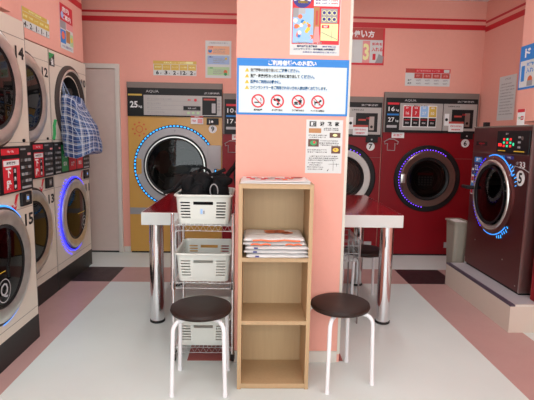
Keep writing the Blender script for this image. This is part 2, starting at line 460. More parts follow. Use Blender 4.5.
def stack(X, yc, up, low, label, panels, led=None, led_up=None, open_up=False, depth=.85, mark=None, coin='disp'):
    t = thing('stacked_dryer', (X, yc, 0), PI/2, label, 'washing machine', 'stacked machines along the left wall')
    W = .448; zu = 1.700; zl = .642; R = .343
    MB().box(-W, W, -.004, depth, 0, .172, kick, .004).build('plinth', t)
    c = MB()
    c.box(-W, W, 0, depth, .172, 2.145, cream, open_front=True)
    c.plate_hole(-W, W, .172, .975, 0, zl, R-.08, cream)
    c.rect(-W, W, .975, 1.365, cream)
    c.plate_hole(-W, W, 1.365, 2.145, 0, zu, R-.08, cream)
    for z in (.232, .945, 1.372, 2.03): c.box(-W, W, -.0012, 0, z, z+.003, grey_top)
    for s in (-1, 1): c.box(s*W-.003*(s > 0), s*W+.003*(s < 0), -.0015, 0, .172, 2.145, grey_top)
    for z in (2.08, 1.39): c.lathe_y(-W+.05, z, [(.001, -.004), (.007, -.003), (.007, 0)], darksteel, 10)
    c.text(up, .368, 1.940, .078, black, y=-.002, bold=.035, w=.115)
    c.text(low, .382, .862, .082, black, y=-.002, bold=.035, w=.115)
    c.lathe_y(.36, 1.385, [(.001, -.012), (.011, -.01), (.011, 0)], black, 12)
    c.build('cabinet', t)
    # control panel
    p = MB().box(-W+.004, W-.004, -.012, 0, 1.062, 1.352, black, .004)
    y = -.0125
    for (x0, x1, kind) in panels:
        cxm = (x0+x1)/2; ww = x1-x0
        if kind == 'red':
            p.rect(x0, x1, 1.30, 1.338, redp, y); p.text('15kg ▸ 13kg', cxm, 1.319, .016, white, y=y-.0006, maxw=ww*.85, bold=.02)
            p.rect(x0+.01, x1, 1.072, 1.275, redp, y); p.rect(x0+.018, x1-.008, 1.232, 1.266, white, y-.0006)
            p.text('乾燥機 操作', cxm, 1.249, .02, black, y=y-.0012, maxw=ww*.75)
            p.text('下', cxm-.035, 1.192, .060, white, y=y-.0008, w=.062, bold=.045); p.text('段', cxm-.035, 1.118, .060, white, y=y-.0008, w=.062, bold=.045)
            p.rect(cxm+.02, cxm+.065, 1.08, 1.22, black, y-.0006)
            for k in range(3): p.text(jfill(1), cxm+.042, 1.20-k*.05, .026, white, y=y-.0012)
        elif kind in ('green', 'redw'):
            mm = greenp if kind == 'green' else redp
            p.rect(x0, x1, 1.08, 1.325, mm, y)
            if kind == 'redw': p.rect(x0+.012, x1-.012, 1.20, 1.27, white, y-.0006); p.text('上段', cxm, 1.235, .03, redp, y=y-.0012, maxw=ww*.6)
            for k in range(3 if kind == 'green' else 1): p.text(jfill(2), cxm, (1.29 if kind == 'green' else 1.14)-k*.07, .04, white, y=y-.0012, maxw=ww*.7)
        else:
            p.rect(x0, x1, 1.07, 1.345, kick, y)
            p.rect(x0+.01, x0+ww*.5, 1.325, 1.335, greyp, y-.0006)
            for a in range(3):
                for b in range(4):
                    p.box(x0+.012+a*ww*.3, x0+.012+a*ww*.3+ww*.2, y-.004, y, 1.115+b*.045, 1.133+b*.045, greyp if (a+b) % 3 else darksteel)
            p.rect(x1-ww*.35, x1-.01, 1.29, 1.305, pinkp, y-.0006)
            p.rect(x0+.01, x1-.02, 1.076, 1.09, lightgrey, y-.0006)
    p.build('control_panel', t)
    # coin unit and arrow sticker
    q = MB().box(.27, .405, -.018, 0, .962, 1.052, black, .004)
    q.box(.32, .36, -.022, -.018, .985, 1.035, grey_top, .002)
    q.rect(.325, .350, 1.0, 1.022, led_dim if coin == 'disp' else lightgrey, -.0225)
    q.build('coin_slot', t)
    a = MB().poly([(.16, .985), (.20, .935), (.235, .975), (.225, .99), (.262, 1.048), (.225, 1.045), (.195, .985)], redp, -.002)
    a.text('投入', .205, .98, .022, white, y=-.003, maxw=.05)
    a.build('arrow_sticker', t)
    for (zc, isup) in ((zl, False), (zu, True)):
        drum(t, 0, zc, R-.085)
        if isup and open_up:
            d = MB().lathe_y(0, zc, [(R+.022, 0), (R+.022, -.014), (R-.01, -.03), (R-.035, -.03), (R-.06, -.01), (R-.085, .02)], gasket)
            d.lathe_y(0, zc, [(R-.012, -.031), (R-.022, -.036), (R-.034, -.031)], ringsteel)
            d.build('door_rim', t)
        else:
            front_door(t, 0, zc, R, glass_m=glassd, mark=mark if not isup else None)
    if led:
        l = MB()
        pr = [(R+.024, -.002), (R+.024, -.005), (R+.019, -.009), (R+.013, -.010)]
        if led == 'blue':
            l.lathe_y(0, zl, pr, led_blue, 60, PI*.22, PI*1.72)
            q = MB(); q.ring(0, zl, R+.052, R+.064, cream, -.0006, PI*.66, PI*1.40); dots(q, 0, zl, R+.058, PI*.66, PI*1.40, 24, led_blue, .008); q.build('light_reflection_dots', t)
        else:
            l.lathe_y(0, zl, pr, led_sky, 60, PI*.25, PI*.72)
            q = MB(); q.lathe_y(0, zl, pr, led_sky, 60, -PI*.52, -PI*.18); q.build('light_ring', t)
        l.build('light_ring', t)
    return t

stack(-1.503, 2.775, '14', '15', 'cream stacked machine numbered 14 over 15, nearest on the left', [(-.43, -.20, 'red'), (-.18, .03, 'key'), (.055, .27, 'red'), (.28, .435, 'key')], led='sky', mark=(-.035, -.14))
stack(-1.77, 3.758, '12', '13', 'cream stacked machine numbered 12 over 13, between two other stacks', [(-.43, -.02, 'key'), (.06, .24, 'red'), (.26, .435, 'key')], coin='x')
s10 = stack(-1.77, 4.665, '10', '11', 'cream stacked machine numbered 10 over 11 with glowing blue door ring', [(-.44, -.30, 'key'), (-.29, -.14, 'green'), (-.12, .06, 'redw'), (.08, .24, 'redw'), (.26, .435, 'key')], led='blue', open_up=True, mark=(.16, -.12))
f = MB().rect(-.06, .05, -.055, .055, kick, -.0025).poly([(-.06, .055), (.05, .055), (-.02, .01), (-.06, .0)], greenp, -.003)
f.text('省', .0, -.015, .06, white, y=-.0035, maxw=.08)
f.build('green_black_sticker', s10, loc=(-.385, 0, 2.065))
f = MB().tube([(0, -.004, 0), (.02, -.006, .05), (.02, -.006, .12), (.05, -.006, .17)], .016, greenp, 6)
f.build('green_ribbon_sticker', s10, loc=(-.43, 0, 1.375))

# ------------------------------------------------------------------ machine 9: yellow dryer
def back_cab(t, x0, x1, ztop, body, cx, cz, rh, zpan, depth=.55, name='cabinet'):
    c = MB()
    c.box(x0, x1, .0, depth, .02, ztop-.04, body, open_front=True)
    c.plate_hole(x0, x1, .02, zpan, cx, cz, rh, body)
    c.rect(x0, x1, zpan, ztop-.04, body)
    c.box(x0+.02, x1-.02, .01, depth, 0, .02, black)
    return c

Y9 = 5.10
def yellow_dryer():
    t = thing('tumble_dryer', (-.925, Y9+.53, 0), 0, 'yellow tumble dryer numbered 9 against the back wall', 'dryer', 'tumble dryers along the back wall')
    return t
DEP = .03
def at_back(x, label, name='tumble_dryer', grp='tumble dryers along the back wall'):
    return thing(name, (x, 5.63, 0), 0, label, 'dryer', grp)

# the machines are built into the back wall: their cabinets reach behind it in a niche
def niche(x0, x1, z1): pass

t = at_back(-.925, 'large yellow tumble dryer numbered 9 with dashed blue light ring')
W = .55; cz = 1.055
c = MB(); c.box(-W, W, 0, .028, .02, 1.99, yellow_m, open_front=True)
c.rect(-W, W, 1.6, 1.99, yellow_m); c.plate_hole(-W, W, .02, 1.6, 0, cz, .35, yellow_m)
c.box(-W+.01, W-.01, .004, .028, 0, .02, black)
c.box(-W-.004, W+.004, -.012, .028, 1.965, 2.03, grey_top)
c.rect(-W, W, .476, .556, greyp, -.001)
c.build('cabinet', t)
c = MB(); c.box(-W, W, -.014, -.0005, 1.64, 1.965, black)
c.box(-W+.19, W-.005, -.02, -.014, 1.655, 1.885, silver_p)
y = -.0206
c.text('AQUA', -.26, 1.925, .034, lightgrey, y=-.0146, w=.15); c.text('ガス乾燥機', .43, 1.915, .024, lightgrey, y=-.0146, w=.18)
c.text('25', -.475, 1.775, .075, white, y=-.0146, w=.09, bold=.03); c.text('kg', -.40, 1.75, .035, white, y=-.0146, w=.04)
c.rect(-.54, -.38, 1.875, 1.895, gold, -.0146)
for k, n in enumerate((14, 8, 8, 10)):
    z = 1.84-k*.05
    c.text('標準コースがおすすめです毎回設定'[:n], -.32, z, .02, greyp, y=y, align='LEFT')
    c.rect(-.32, .28, z-.022, z-.019, greyp, y)
c.disc(.24, 1.835, .017, redp, y-.0004); c.text('運転', .17, 1.835, .02, redp, y=y)
c.rect(.10, .30, 1.715, 1.765, black, y); c.text('料金 100円', .2, 1.74, .02, lightgrey, y=y-.0006)
for k in range(3): c.rect(.145+k*.055, .175+k*.055, 1.672, 1.70, lgreen, y)
c.rect(.32, .49, 1.665, 1.87, black, y); c.rect(.335, .47, 1.835, 1.855, brownred, y-.0005); c.rect(.43, .475, 1.69, 1.80, lightgrey, y-.0005)
for k in range(4): c.rect(.497, .53, 1.72+k*.035, 1.735+k*.035, greyp, y)
c.build('control_panel', t)
c = MB().box(.37, .51, -.02, 0, 1.555, 1.63, black, .003).disc(.435, 1.59, .014, white, -.0206).box(.40, .41, -.023, -.02, 1.57, 1.61, darksteel)
c.build('coin_slot', t)
c = MB().disc(.44, 1.505, .048, white, -.001).text('9', .44, 1.505, .062, black, y=-.002, bold=.03); c.build('number_plate', t)
c = MB().rect(.185, .33, 1.56, 1.632, white, -.0148).rect(.185, .33, 1.632, 1.656, brownred, -.0148).text('お知らせ', .257, 1.644, .014, white, y=-.0155).text('使用中', .22, 1.595, .03, redp, y=-.0155, w=.05).rect(.265, .32, 1.57, 1.62, pinkp, -.0155)
c.build('price_sticker', t)
c = MB(); c.ring(-.42, 1.49, .034, .044, orange2, -.001, n=24)
for k in range(8): c.disc(-.42+.076*math.cos(k*PI/4), 1.49+.076*math.sin(k*PI/4), .012, orange2, -.001, 10)
c.build('sun_emblem', t)
c = MB(); c.lathe_y(0, cz, [(.492, 0), (.492, -.010), (.485, -.014), (.462, -.014), (.462, -.01)], black)
c.lathe_y(0, cz, [(.462, -.006), (.460, -.022), (.38, -.03), (.372, -.024)], lightgrey)
c.lathe_y(0, cz, [(.375, -.026), (.372, -.035), (.358, -.035), (.356, -.03)], black)
c.lathe_y(0, cz, [(.357, -.028), (.354, -.042), (.342, -.042), (.340, 0)], ringsteel)
c.lathe_y(0, cz, [(.341, -.038), (.325, -.034), (.322, .01)], black)
c.box(.38, .54, -.028, -.002, cz-.02, cz+.26, lightgrey, .01)
c.poly([(-.455, cz+.10), (-.395, cz+.085), (-.395, cz-.085), (-.455, cz-.10)], yellow_m, -.03)
c.poly([(-.012, cz+.43), (.012, cz+.43), (0, cz+.405)], greyp, -.031)
do = c.build('door', t)
c = MB(); c.ring(0, cz, .468, .486, black, -.0142); dots(c, 0, cz, .477, .62, 2*PI*.985, 64, led_cyan, .014, y=-.0145, length=.024); c.build('light_ring', t)
MB().lathe_y(0, cz, [(.001, -.025), (.18, -.022), (.325, -.012)], glassd).build('door_glass', do)

# pocket interior behind doors of back machines (shallow visible drum)
def back_drum(t, cx, cz, r):
    c = MB().lathe_y(cx, cz, [(r, .002), (r*.97, .022), (r*.5, .026), (.001, .027)], drum_m)
    for k in range(3): c.lathe_y(cx, cz, [(r*(.35+.2*k), .0225), (r*(.35+.2*k)-.006, .018), (r*(.35+.2*k)-.012, .0225)], darksteel)
    return c
c = back_drum(t, 0, cz, .33)
c.build('drum', t)
for (lx, lz, rx, rz_, m_) in ((-.15, .04, .10, .13, red_reflect), (.10, .14, .14, .08, pm('laundry_green', (.05, .16, .08), .9)), (.02, -.02, .12, .05, beige_reflect), (0.02, -.20, .2, .09, greyp)):  # flat coloured patches standing in for reflections in the door glass
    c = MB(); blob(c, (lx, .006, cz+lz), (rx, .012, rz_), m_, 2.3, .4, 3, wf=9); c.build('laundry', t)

# ------------------------------------------------------------------ red dryers 6, 7, 8
def red_dryer(x0, x1, ztop, cxw, num, label, kgs, dcx, tiles=True):
    xc = (x0+x1)/2; t = at_back(xc, label); W = (x1-x0)/2-.004; dc = dcx-xc; cz = .955
    k = ztop-1.97
    c = MB(); c.box(-W, W, 0, .028, .02, ztop-.03, mred, open_front=True); c.plate_hole(-W, W, .02, 1.52, dc, cz, .28, mred); c.rect(-W, W, 1.52, ztop-.03, mred)
    c.box(-W+.01, W-.01, .004, .028, 0, .02, black)
    c.box(-W, W, -.012, .028, ztop-.065, ztop, grey_top)
    c.box(-W, -W+.02, -.012, 0, 1.50+k, ztop-.065, grey_top).box(W-.012, W, -.012, 0, 1.50+k, ztop-.065, grey_top)
    c.rect(dc+.24, W, 1.20, 1.203, grey_top, -.0008)
    c.build('cabinet', t)
    zb = 1.53+k
    c = MB().box(-W+.02, W-.012, -.012, -.0005, zb-.03, ztop-.065, black)
    y = -.0186
    c.text('AQUA', -W+.31, ztop-.095, .03, lightgrey, y=-.0126, w=.14); c.text('洗濯乾燥機', W-.16, ztop-.098, .022, lightgrey, y=-.0126, w=.2)
    xl = -W+.03
    c.rect(xl+.01, xl+.15, ztop-.145, ztop-.12, redp, -.0126); c.text(kgs[0], xl+.06, ztop-.195, .052, white, y=-.0126, w=.075); c.text('kg', xl+.13, ztop-.21, .03, white, y=-.0126, w=.035)
    c.rect(xl+.01, xl+.15, ztop-.27, ztop-.25, bluep, -.0126); c.text(kgs[1], xl+.06, ztop-.32, .052, white, y=-.0126, w=.075); c.text('kg', xl+.13, ztop-.335, .03, white, y=-.0126, w=.035)
    c.rect(xl+.01, xl+.13, ztop-.415, ztop-.385, lightgrey, -.0126)
    xs_ = W-.42
    if W > .3:
        c.box(-W+.19, xs_-.01, -.018, -.012, zb, ztop-.125, silver_p)
        c.text('① コースと温度を選んでください', (-W+.19+xs_)/2-.06, ztop-.155, .017, black, y=y)
        n = 4; span = min(.46, xs_-.03+W-.28)
        for i in range(n):
            a = xs_-.075-span+i*span/n; b = a+span/n-.012
            c.rect(a-.006, b+.006, zb+.035, zb+.31-.02, white, y+.0003)
            c.rect(a, b, zb+.155, zb+.28, (redp, redp, bluel, gold)[i], y-.0004)
            c.rect(a, b, zb+.045, zb+.145, black, y-.0004)
            c.text(('16', '7', '27', '10')[i], (a+b)/2, zb+.20, .035, white, y=y-.001, maxw=(b-a)*.7)
            c.text(('標準', '毛布', '洗乾', '厚物')[i], (a+b)/2, zb+.26, .02, white, y=y-.001)
            c.text('開始', (a+b)/2, zb+.085, .022, lightgrey, y=y-.001); c.rect(a+.01, b-.01, zb+.118, zb+.125, redp, y-.001)
    c.box(xs_, W-.02, -.018, -.012, zb, ztop-.125, silver_p)
    c.text('② 料金を入れる', xs_+.12, ztop-.155, .018, black, y=y, w=.14)
    c.rect(xs_+.10, W-.06, zb+.03, ztop-.19, black, y-.0003); c.rect(xs_+.13, xs_+.22, ztop-.28, ztop-.26, brownred, y-.0009)
    c.text('100', xs_+.25, ztop-.25, .024, redp, y=y-.001)
    c.rect(W-.16, W-.10, zb+.05, ztop-.23, darksteel, y-.0009); c.disc(W-.13, zb+.09, .016, black, y-.0015)
    c.rect(xs_+.015, xs_+.07, zb+.06, zb+.20, white, y-.0004); c.disc(xs_+.04, zb+.13, .018, black, y-.001)
    c.rect(xs_+.07, xs_+.25, zb-.01, zb+.09, white, y-.0012); c.rect(xs_+.07, xs_+.25, zb+.085, zb+.11, brownred, y-.0013); c.text('返却できません', xs_+.16, zb+.055, .02, redp, y=y-.002, w=.14); c.text('両替機', xs_+.16, zb+.015, .018, redp, y=y-.002, w=.11)
    c.build('control_panel', t)
    if num:
        c = MB().box(W-.19, W-.045, -.02, 0, 1.435+k, 1.505+k, black, .003).disc(W-.12, 1.47+k, .010, lightgrey, -.0206)
        c.build('coin_slot', t)
        MB().disc(W-.125, 1.385+k*.95, .050, white, -.001).text(num, W-.125, 1.385+k*.95, .062, black, y=-.002, bold=.03).build('number_plate', t)
    c = MB().rect(-W+.11, -W+.26, 1.435+k, 1.50+k, white, -.001).text('お洗濯', -W+.185, 1.467+k, .028, redp, y=-.0015, w=.11)
    bx = -W+.11; bz = 1.36+k
    c.M = Matrix.Translation((bx, 0, bz))
    shirt = [(-.045, -.075), (-.045, .01), (-.075, .0), (-.085, .03), (-.03, .06), (.03, .06), (.085, .03), (.075, 0), (.045, .01), (.045, -.075)]
    c.tube([(a, -.002, b) for a, b in shirt], .005, lightgrey, 4, closed=True)
    c.M = Matrix.Identity(4)
    c.build('shirt_emblem', t)
    c = MB(); r = .405
    c.lathe_y(dc, cz, [(r, 0), (r, -.012), (r-.012, -.022), (.335, -.022)], black)
    c.lathe_y(dc, cz, [(.338, -.015), (.335, -.045), (.325, -.052), (.262, -.045), (.256, -.02)], palegrey if num == '7' else brownsteel)
    c.lathe_y(dc, cz, [(.258, -.04), (.25, -.046), (.225, -.034), (.222, -.001)], black)
    c.box(dc-.335, dc-.28, -.062, -.045, cz-.05, cz+.06, ringsteel, .008)
    do = c.build('door', t)
    MB().lathe_y(dc, cz, [(.001, -.036), (.12, -.034), (.226, -.026)], glass if num == '7' else glassd).build('door_glass', do)
    if num == '6':
        q = MB().rect(dc-.12, dc+.07, cz+.045, cz+.075, redp, -.020)
        for a in range(5):
            for b in range(4): q.rect(dc-.11+a*.036, dc-.085+a*.036, cz-.08+b*.03, cz-.06+b*.03, lightgrey, -.020)
        q.build('door_notice', do)
    l = MB()
    if num:
        l.ring(dc, cz, .341, .355, black, -.0223)
        dots(l, dc, cz, .348, PI*.30, PI*1.45 if num == '6' else PI*1.75, 38, led_viol, .009, y=-.0225, length=.011)
        l.build('light_ring', t)
    back_drum(t, dc, cz, .275).build('drum', t)
    for i in range(3): pass
    if num: 
        c = MB().rect(W-.30, W-.06, .10, .17, lightgrey, -.001).text('注意', W-.18, .135, .03, redp, y=-.0016); c.build('small_caution_sticker', t)
    return t
red_dryer(1.535, 2.675, 1.975, 2.10, '6', 'wide dark red machine numbered 6 on the back wall, right end', ('16', '27'), 2.105)
red_dryer(.58, 1.53, 1.915, 1.07, '7', 'dark red machine numbered 7 partly behind the pink pillar', ('10', '17'), 1.07)
red_dryer(-.37, .575, 1.92, .10, '', 'dark red machine between the yellow dryer and machine 7', ('10', '17'), .17)

# ------------------------------------------------------------------ machine 5
t = thing('washing_machine', (2.12, 4.02, .218), -PI/2, 'brushed maroon washer numbered 5 standing on the raised step', 'washing machine')
W = .485; cz = .742; H5 = 1.342
c = MB(); c.box(-W, W, 0, .555, .02, H5, steel, open_front=True)
c.plate_hole(-W, W, .02, 1.06, -.05, cz, .29, maroon); c.rect(-W, W, 1.06, 1.345-.004, maroon)
c.box(-W+.02, W-.02, .01, .5, 0, .02, black)
c.box(-W, W, -.006, .0, H5-.012, H5, grey_top).box(W-.012, W+.002, -.006, .02, .02, H5, steel)
c.rect(-W, W, 1.105, 1.108, grey_top, -.0006)
for (a, b) in ((-.3, .28), (.2, .22), (.42, .06)): c.lathe_y(a, b, [(.001, -.004), (.006, -.003), (.006, 0)], steel, 8)
c.box(-W+.12, -W+.17, .02, .06, H5, H5+.04, black)
c.build('cabinet', t)
c = MB().box(-.03, W-.03, -.012, 0, 1.115, 1.30, black, .004)
y = -.0126
c.text('運転中', .13, 1.275, .015, lightgrey, y=y)
for i in range(3):
    for j in range(3): c.rect(.075+i*.05, .105+i*.05, 1.165+j*.028, 1.183+j*.028, led_green if (i+j) % 2 else led_red, y)
c.rect(.0, .055, 1.17, 1.195, led_red, y); c.disc(.235, 1.19, .014, led_green, y)
for k in range(3): c.rect(.30, .34, 1.16+k*.04, 1.175+k*.04, lightgrey, y)
c.disc(.36, 1.24, .016, darksteel, y); c.rect(.0, .12, 1.13, 1.138, yell, y); c.rect(.25, .40, 1.13, 1.138, yell, y)
c.build('control_panel', t)
MB().rect(-W+.06, -W+.27, 1.17, 1.205, black, -.001).text('AQUA', -W+.165, 1.187, .018, redp, y=-.0016, w=.12).build('name_plate', t)
c = MB().rect(-W+.05, -W+.20, 1.01, 1.06, bluep, -.001).rect(-W+.05, -W+.20, .92, 1.0, navy, -.001).text('洗濯', -W+.125, 1.035, .035, white, y=-.0016, w=.09).text('22', -W+.10, .96, .05, white, y=-.0016, w=.06).text('kg', -W+.17, .945, .025, white, y=-.0016, w=.03).rect(-W+.05, -W+.2, .885, .905, bluep, -.001)
c.build('capacity_sticker', t)
c = MB().rect(.02, .10, 1.065, 1.095, bluep, -.001).text('2', .06, 1.08, .02, white, y=-.0016).rect(.11, .24, 1.065, 1.095, navy, -.001).text('すすぎ', .175, 1.08, .018, white, y=-.0016)
c.text('33', .37, 1.03, .05, white, y=-.001, w=.08, bold=.02).text('分', .30, 1.04, .03, lightgrey, y=-.001).build('course_sticker', t)
MB().disc(.360, .925, .062, white, -.001).text('5', .360, .925, .085, black, y=-.002, bold=.03).build('number_plate', t)
c = MB(); dc = -.05
c.lathe_y(dc, cz, [(.342, 0), (.342, -.010), (.334, -.016), (.308, -.022)], maroon)
c.lathe_y(dc, cz, [(.310, -.021), (.306, -.030), (.298, -.034), (.284, -.030), (.266, -.015)], ringsteel)
c.lathe_y(dc, cz, [(.264, -.04), (.24, -.035), (.235, 0)], black)
c.tube([(dc-.29, -.03, cz+.03), (dc-.33, -.08, cz+.03), (dc-.42, -.08, cz+.03)], .018, black, 8)
c.text('Q', dc, cz+.325, .018, lightgrey, y=-.022)
do = c.build('door', t)
MB().lathe_y(dc, cz, [(.001, -.04), (.12, -.037), (.24, -.026)], glass).build('door_glass', do)
drum(t, dc, cz, .285)
l = MB().lathe_y(dc, cz, [(.356, -.001), (.354, -.004), (.347, -.004)], led_sky, 40, PI*.18, PI*.60)
l.build('light_ring', t); l = MB().lathe_y(dc, cz, [(.356, -.001), (.354, -.004), (.347, -.004)], led_sky, 40, -PI*.60, -PI*.24)
l.build('light_ring', t); l = MB()
dots(l, dc, cz, .352, PI*.66, PI*1.34, 24, led_blue, .007)  # reflections of the ring light, modelled as glowing dots and short rays
for k in range(7):
    for (a0) in (PI*.10, -PI*.38):
        a = a0+k*.085; dots(l, dc, cz, .378+.006*(k % 3), a, a, 1, led_cyan, .022+.004*(k % 3), length=.004)
l.ring(dc, cz, .346, .358, maroon, -.0015); l.ring(dc, cz, .362, .402, maroon, -.0015, PI*.08, PI*.30); l.ring(dc, cz, .362, .402, maroon, -.0015, -PI*.40, -PI*.20)
l.build('light_dots', t)
c = MB().rect(-W+.01, -W+.06, .70, .95, white, -.001)
for k in range(4): c.rect(-W+.015, -W+.055, .71+k*.06, .75+k*.06, (redp, bluep, redp, navy)[k], -.0015)
c.build('side_sticker', t)
c = MB().tube([(.20, -.01, .93), (.14, -.012, .86), (.18, -.015, .80), (.25, -.015, .83), (.22, -.012, .93), (.32, -.03, 1.02), (.44, -.02, 1.0), (.49, -.01, .98)], .003, lightgrey, 5)
c.build('coil_cord', t)
b = MB().rect(-.05, .05, 0, .10, white).rect(-.05, .05, .10, .125, redp).rect(0, .04, .04, .07, redp, -.0006).text('使用中', -.02, .055, .02, greenp, y=-.0006, w=.035).text('500円', .02, .055, .018, white, y=-.0012, w=.03).box(-.05, .05, .0005, .003, 0, .125, white).box(-.05, .05, .003, .04, 0, .003, white)
b.build('price_tag', None, (2.118, 3.73, 1.562), -PI/2, 'small red and white card standing on top of machine 5', 'sign')
MB().box(2.165, 2.66, 3.375, 3.46, .218, 1.55, mred, .004).box(2.165, 2.66, 3.37, 3.375, .24, .30, mred).build('side_cabinet', None, label='dark red narrow cabinet beside machine 5 at the right edge', cat='cabinet')

# ------------------------------------------------------------------ bin
def tapered(mb, w0, d0, w1, d1, z0, z1, m, th=.004):
    def rr(w, d, r=.03, n=4):
        P = []
        for (sx, sy, a0) in ((1, 1, 0), (-1, 1, PI/2), (-1, -1, PI), (1, -1, 3*PI/2)):
            for k in range(n+1):
                a = a0+PI/2*k/n; P.append((sx*(w/2-r)+r*math.cos(a), sy*(d/2-r)+r*math.sin(a)))
        return P
    rings = [(w0, d0, z0), (w1, d1, z1), (w1+.025, d1+.025, z1), (w1+.025, d1+.025, z1+.015), (w1-.01, d1-.01, z1+.015), (w0-.01, d0-.01, z0+.01)]
    vs = []; fs = []
    for (w_, d_, z_) in rings: vs += [(a, b_, z_) for a, b_ in rr(w_, d_)]
    N = 20
    for k in range(len(rings)-1):
        for i in range(N): fs.append((k*N+i, k*N+(i+1) % N, (k+1)*N+(i+1) % N, (k+1)*N+i))
    fs.append(tuple(reversed(range(N)))); fs.append(tuple(range((len(rings)-1)*N, len(rings)*N)))
    mb.add(vs, fs, m)
t = thing('waste_bin', (2.11, 4.70, 0), 0, 'tall tapered beige plastic bin between machine 6 and the step', 'bin')
c = MB(); tapered(c, .115, .16, .150, .24, 0, .60, bin_m); c.build('bin_body', t)
c = MB(); blob(c, (0, 0, .585), (.068, .105, .030), poly, 3, .35, 3, wf=20); c.build('bin_liner', t)

# ------------------------------------------------------------------ tables
def table(x0, x1, y0, y1, label, z=.877):
    t = thing('folding_table', ((x0+x1)/2, (y0+y1)/2, 0), 0, label, 'table', 'red topped tables')
    w_ = (x1-x0)/2; d_ = (y1-y0)/2
    MB().box(-w_, w_, -d_, d_, z-.095, z-.002, tableedge, .004).box(-w_+.008, w_-.008, -d_+.008, d_-.008, z-.002, z, tabletop).build('tabletop', t)
    for sx in (-1, 1):
        for sy in (-1, 1):
            MB().lathe_z(sx*(w_-.085), sy*(d_-.12), [(.001, .02), (.053, .02), (.053, z-.095)], chrome).lathe_z(sx*(w_-.085), sy*(d_-.12), [(.001, 0), (.052, 0), (.057, .004), (.057, .02), (.001, .02)], mblack).build('leg', t)
    return t
table(-.812, .150, 3.395, 4.53, 'red topped table with white edge and chrome legs, left of the pillar')
table(.154, 1.118, 3.395, 4.58, 'red topped table with white edge and chrome legs, right of the pillar')

# ------------------------------------------------------------------ stools
def stool(x, y, rz, label, lab_g='round brown stools', s=.30, z=.478, tilt=0):
    t = thing('stool', (x, y, 0), rz, label, 'stool', lab_g)
    MB().lathe_z(0, 0, [(.001, z-.042), (.158, z-.042), (.170, z-.036), (.176, z-.022), (.172, z-.008), (.154, z), (.08, z+.003), (.001, z+.004)], seat_m, 48).build('seat', t)
    h = s/2
    for k in range(4):
        a = PI/4+k*PI/2; R_ = h*math.sqrt(2); c_, s_ = math.cos(a), math.sin(a)
        P = []
        rr = R_-.055
        P.append((rr*.3*c_, rr*.3*s_, z-.055)); P.append(((rr-.01)*c_, (rr-.01)*s_, z-.055))
        for q in range(1, 6):
            b = PI/2*q/5; P.append(((rr-.01+.05*math.sin(b))*c_, (rr-.01+.05*math.sin(b))*s_, z-.105+.05*math.cos(b)))
        P.append(((R_-.003)*c_, (R_-.003)*s_, .012))
        leg = MB().tube(P, .012, tubew, 10).build('leg', t)
        MB().lathe_z(R_*c_-.003*c_, R_*s_-.003*s_, [(.001, 0), (.014, 0), (.0145, .018), (.001, .02)], tubew, 12).build('foot_cap', leg)
    MB().box(-.015, .015, -.10, .10, z-.052, z-.042, mblack).box(-.10, .10, -.015, .015, z-.052, z-.042, mblack).build('under_plate', t)
    return t
stool(-.288, 2.60, 0, 'round brown stool with white legs in front of the basket cart')
stool(.528, 2.672, .33, 'round brown stool with white legs right of the wooden shelf')
stool(.985, 4.0, .1, 'round brown stool with white legs tucked behind the right table leg')

# ------------------------------------------------------------------ wooden shelf
t = thing('open_shelf', (.1275, 2.525, 0), 0, 'beech coloured three-tier open shelf in front of the pink pillar', 'shelf')
SW = .2045; SH = 1.185; SD = .30; th = .022
for s in (-1, 1): MB().box(s*SW, s*(SW-th), 0, SD, 0, SH, wood, .001).build('side_panel', t)
MB().box(-SW, SW, -.0015, SD, SH-.001, SH+.001, wood).box(-SW+th, SW-th, .001, SD, SH-.024, SH-.001, wood).build('top_panel', t)
for z in (.753, .388): MB().box(-SW+th, SW-th, .002, SD, z, z+.022, wood).build('shelf_board', t)
MB().box(-SW+th, SW-th, .002, SD, .012, .034, wood).box(-SW+th, SW-th, .012, SD, 0, .012, wood).build('bottom_board', t)
MB().box(-SW+th, SW-th, SD-.006, SD, .0345, SH-.0245, wood).build('back_panel', t)

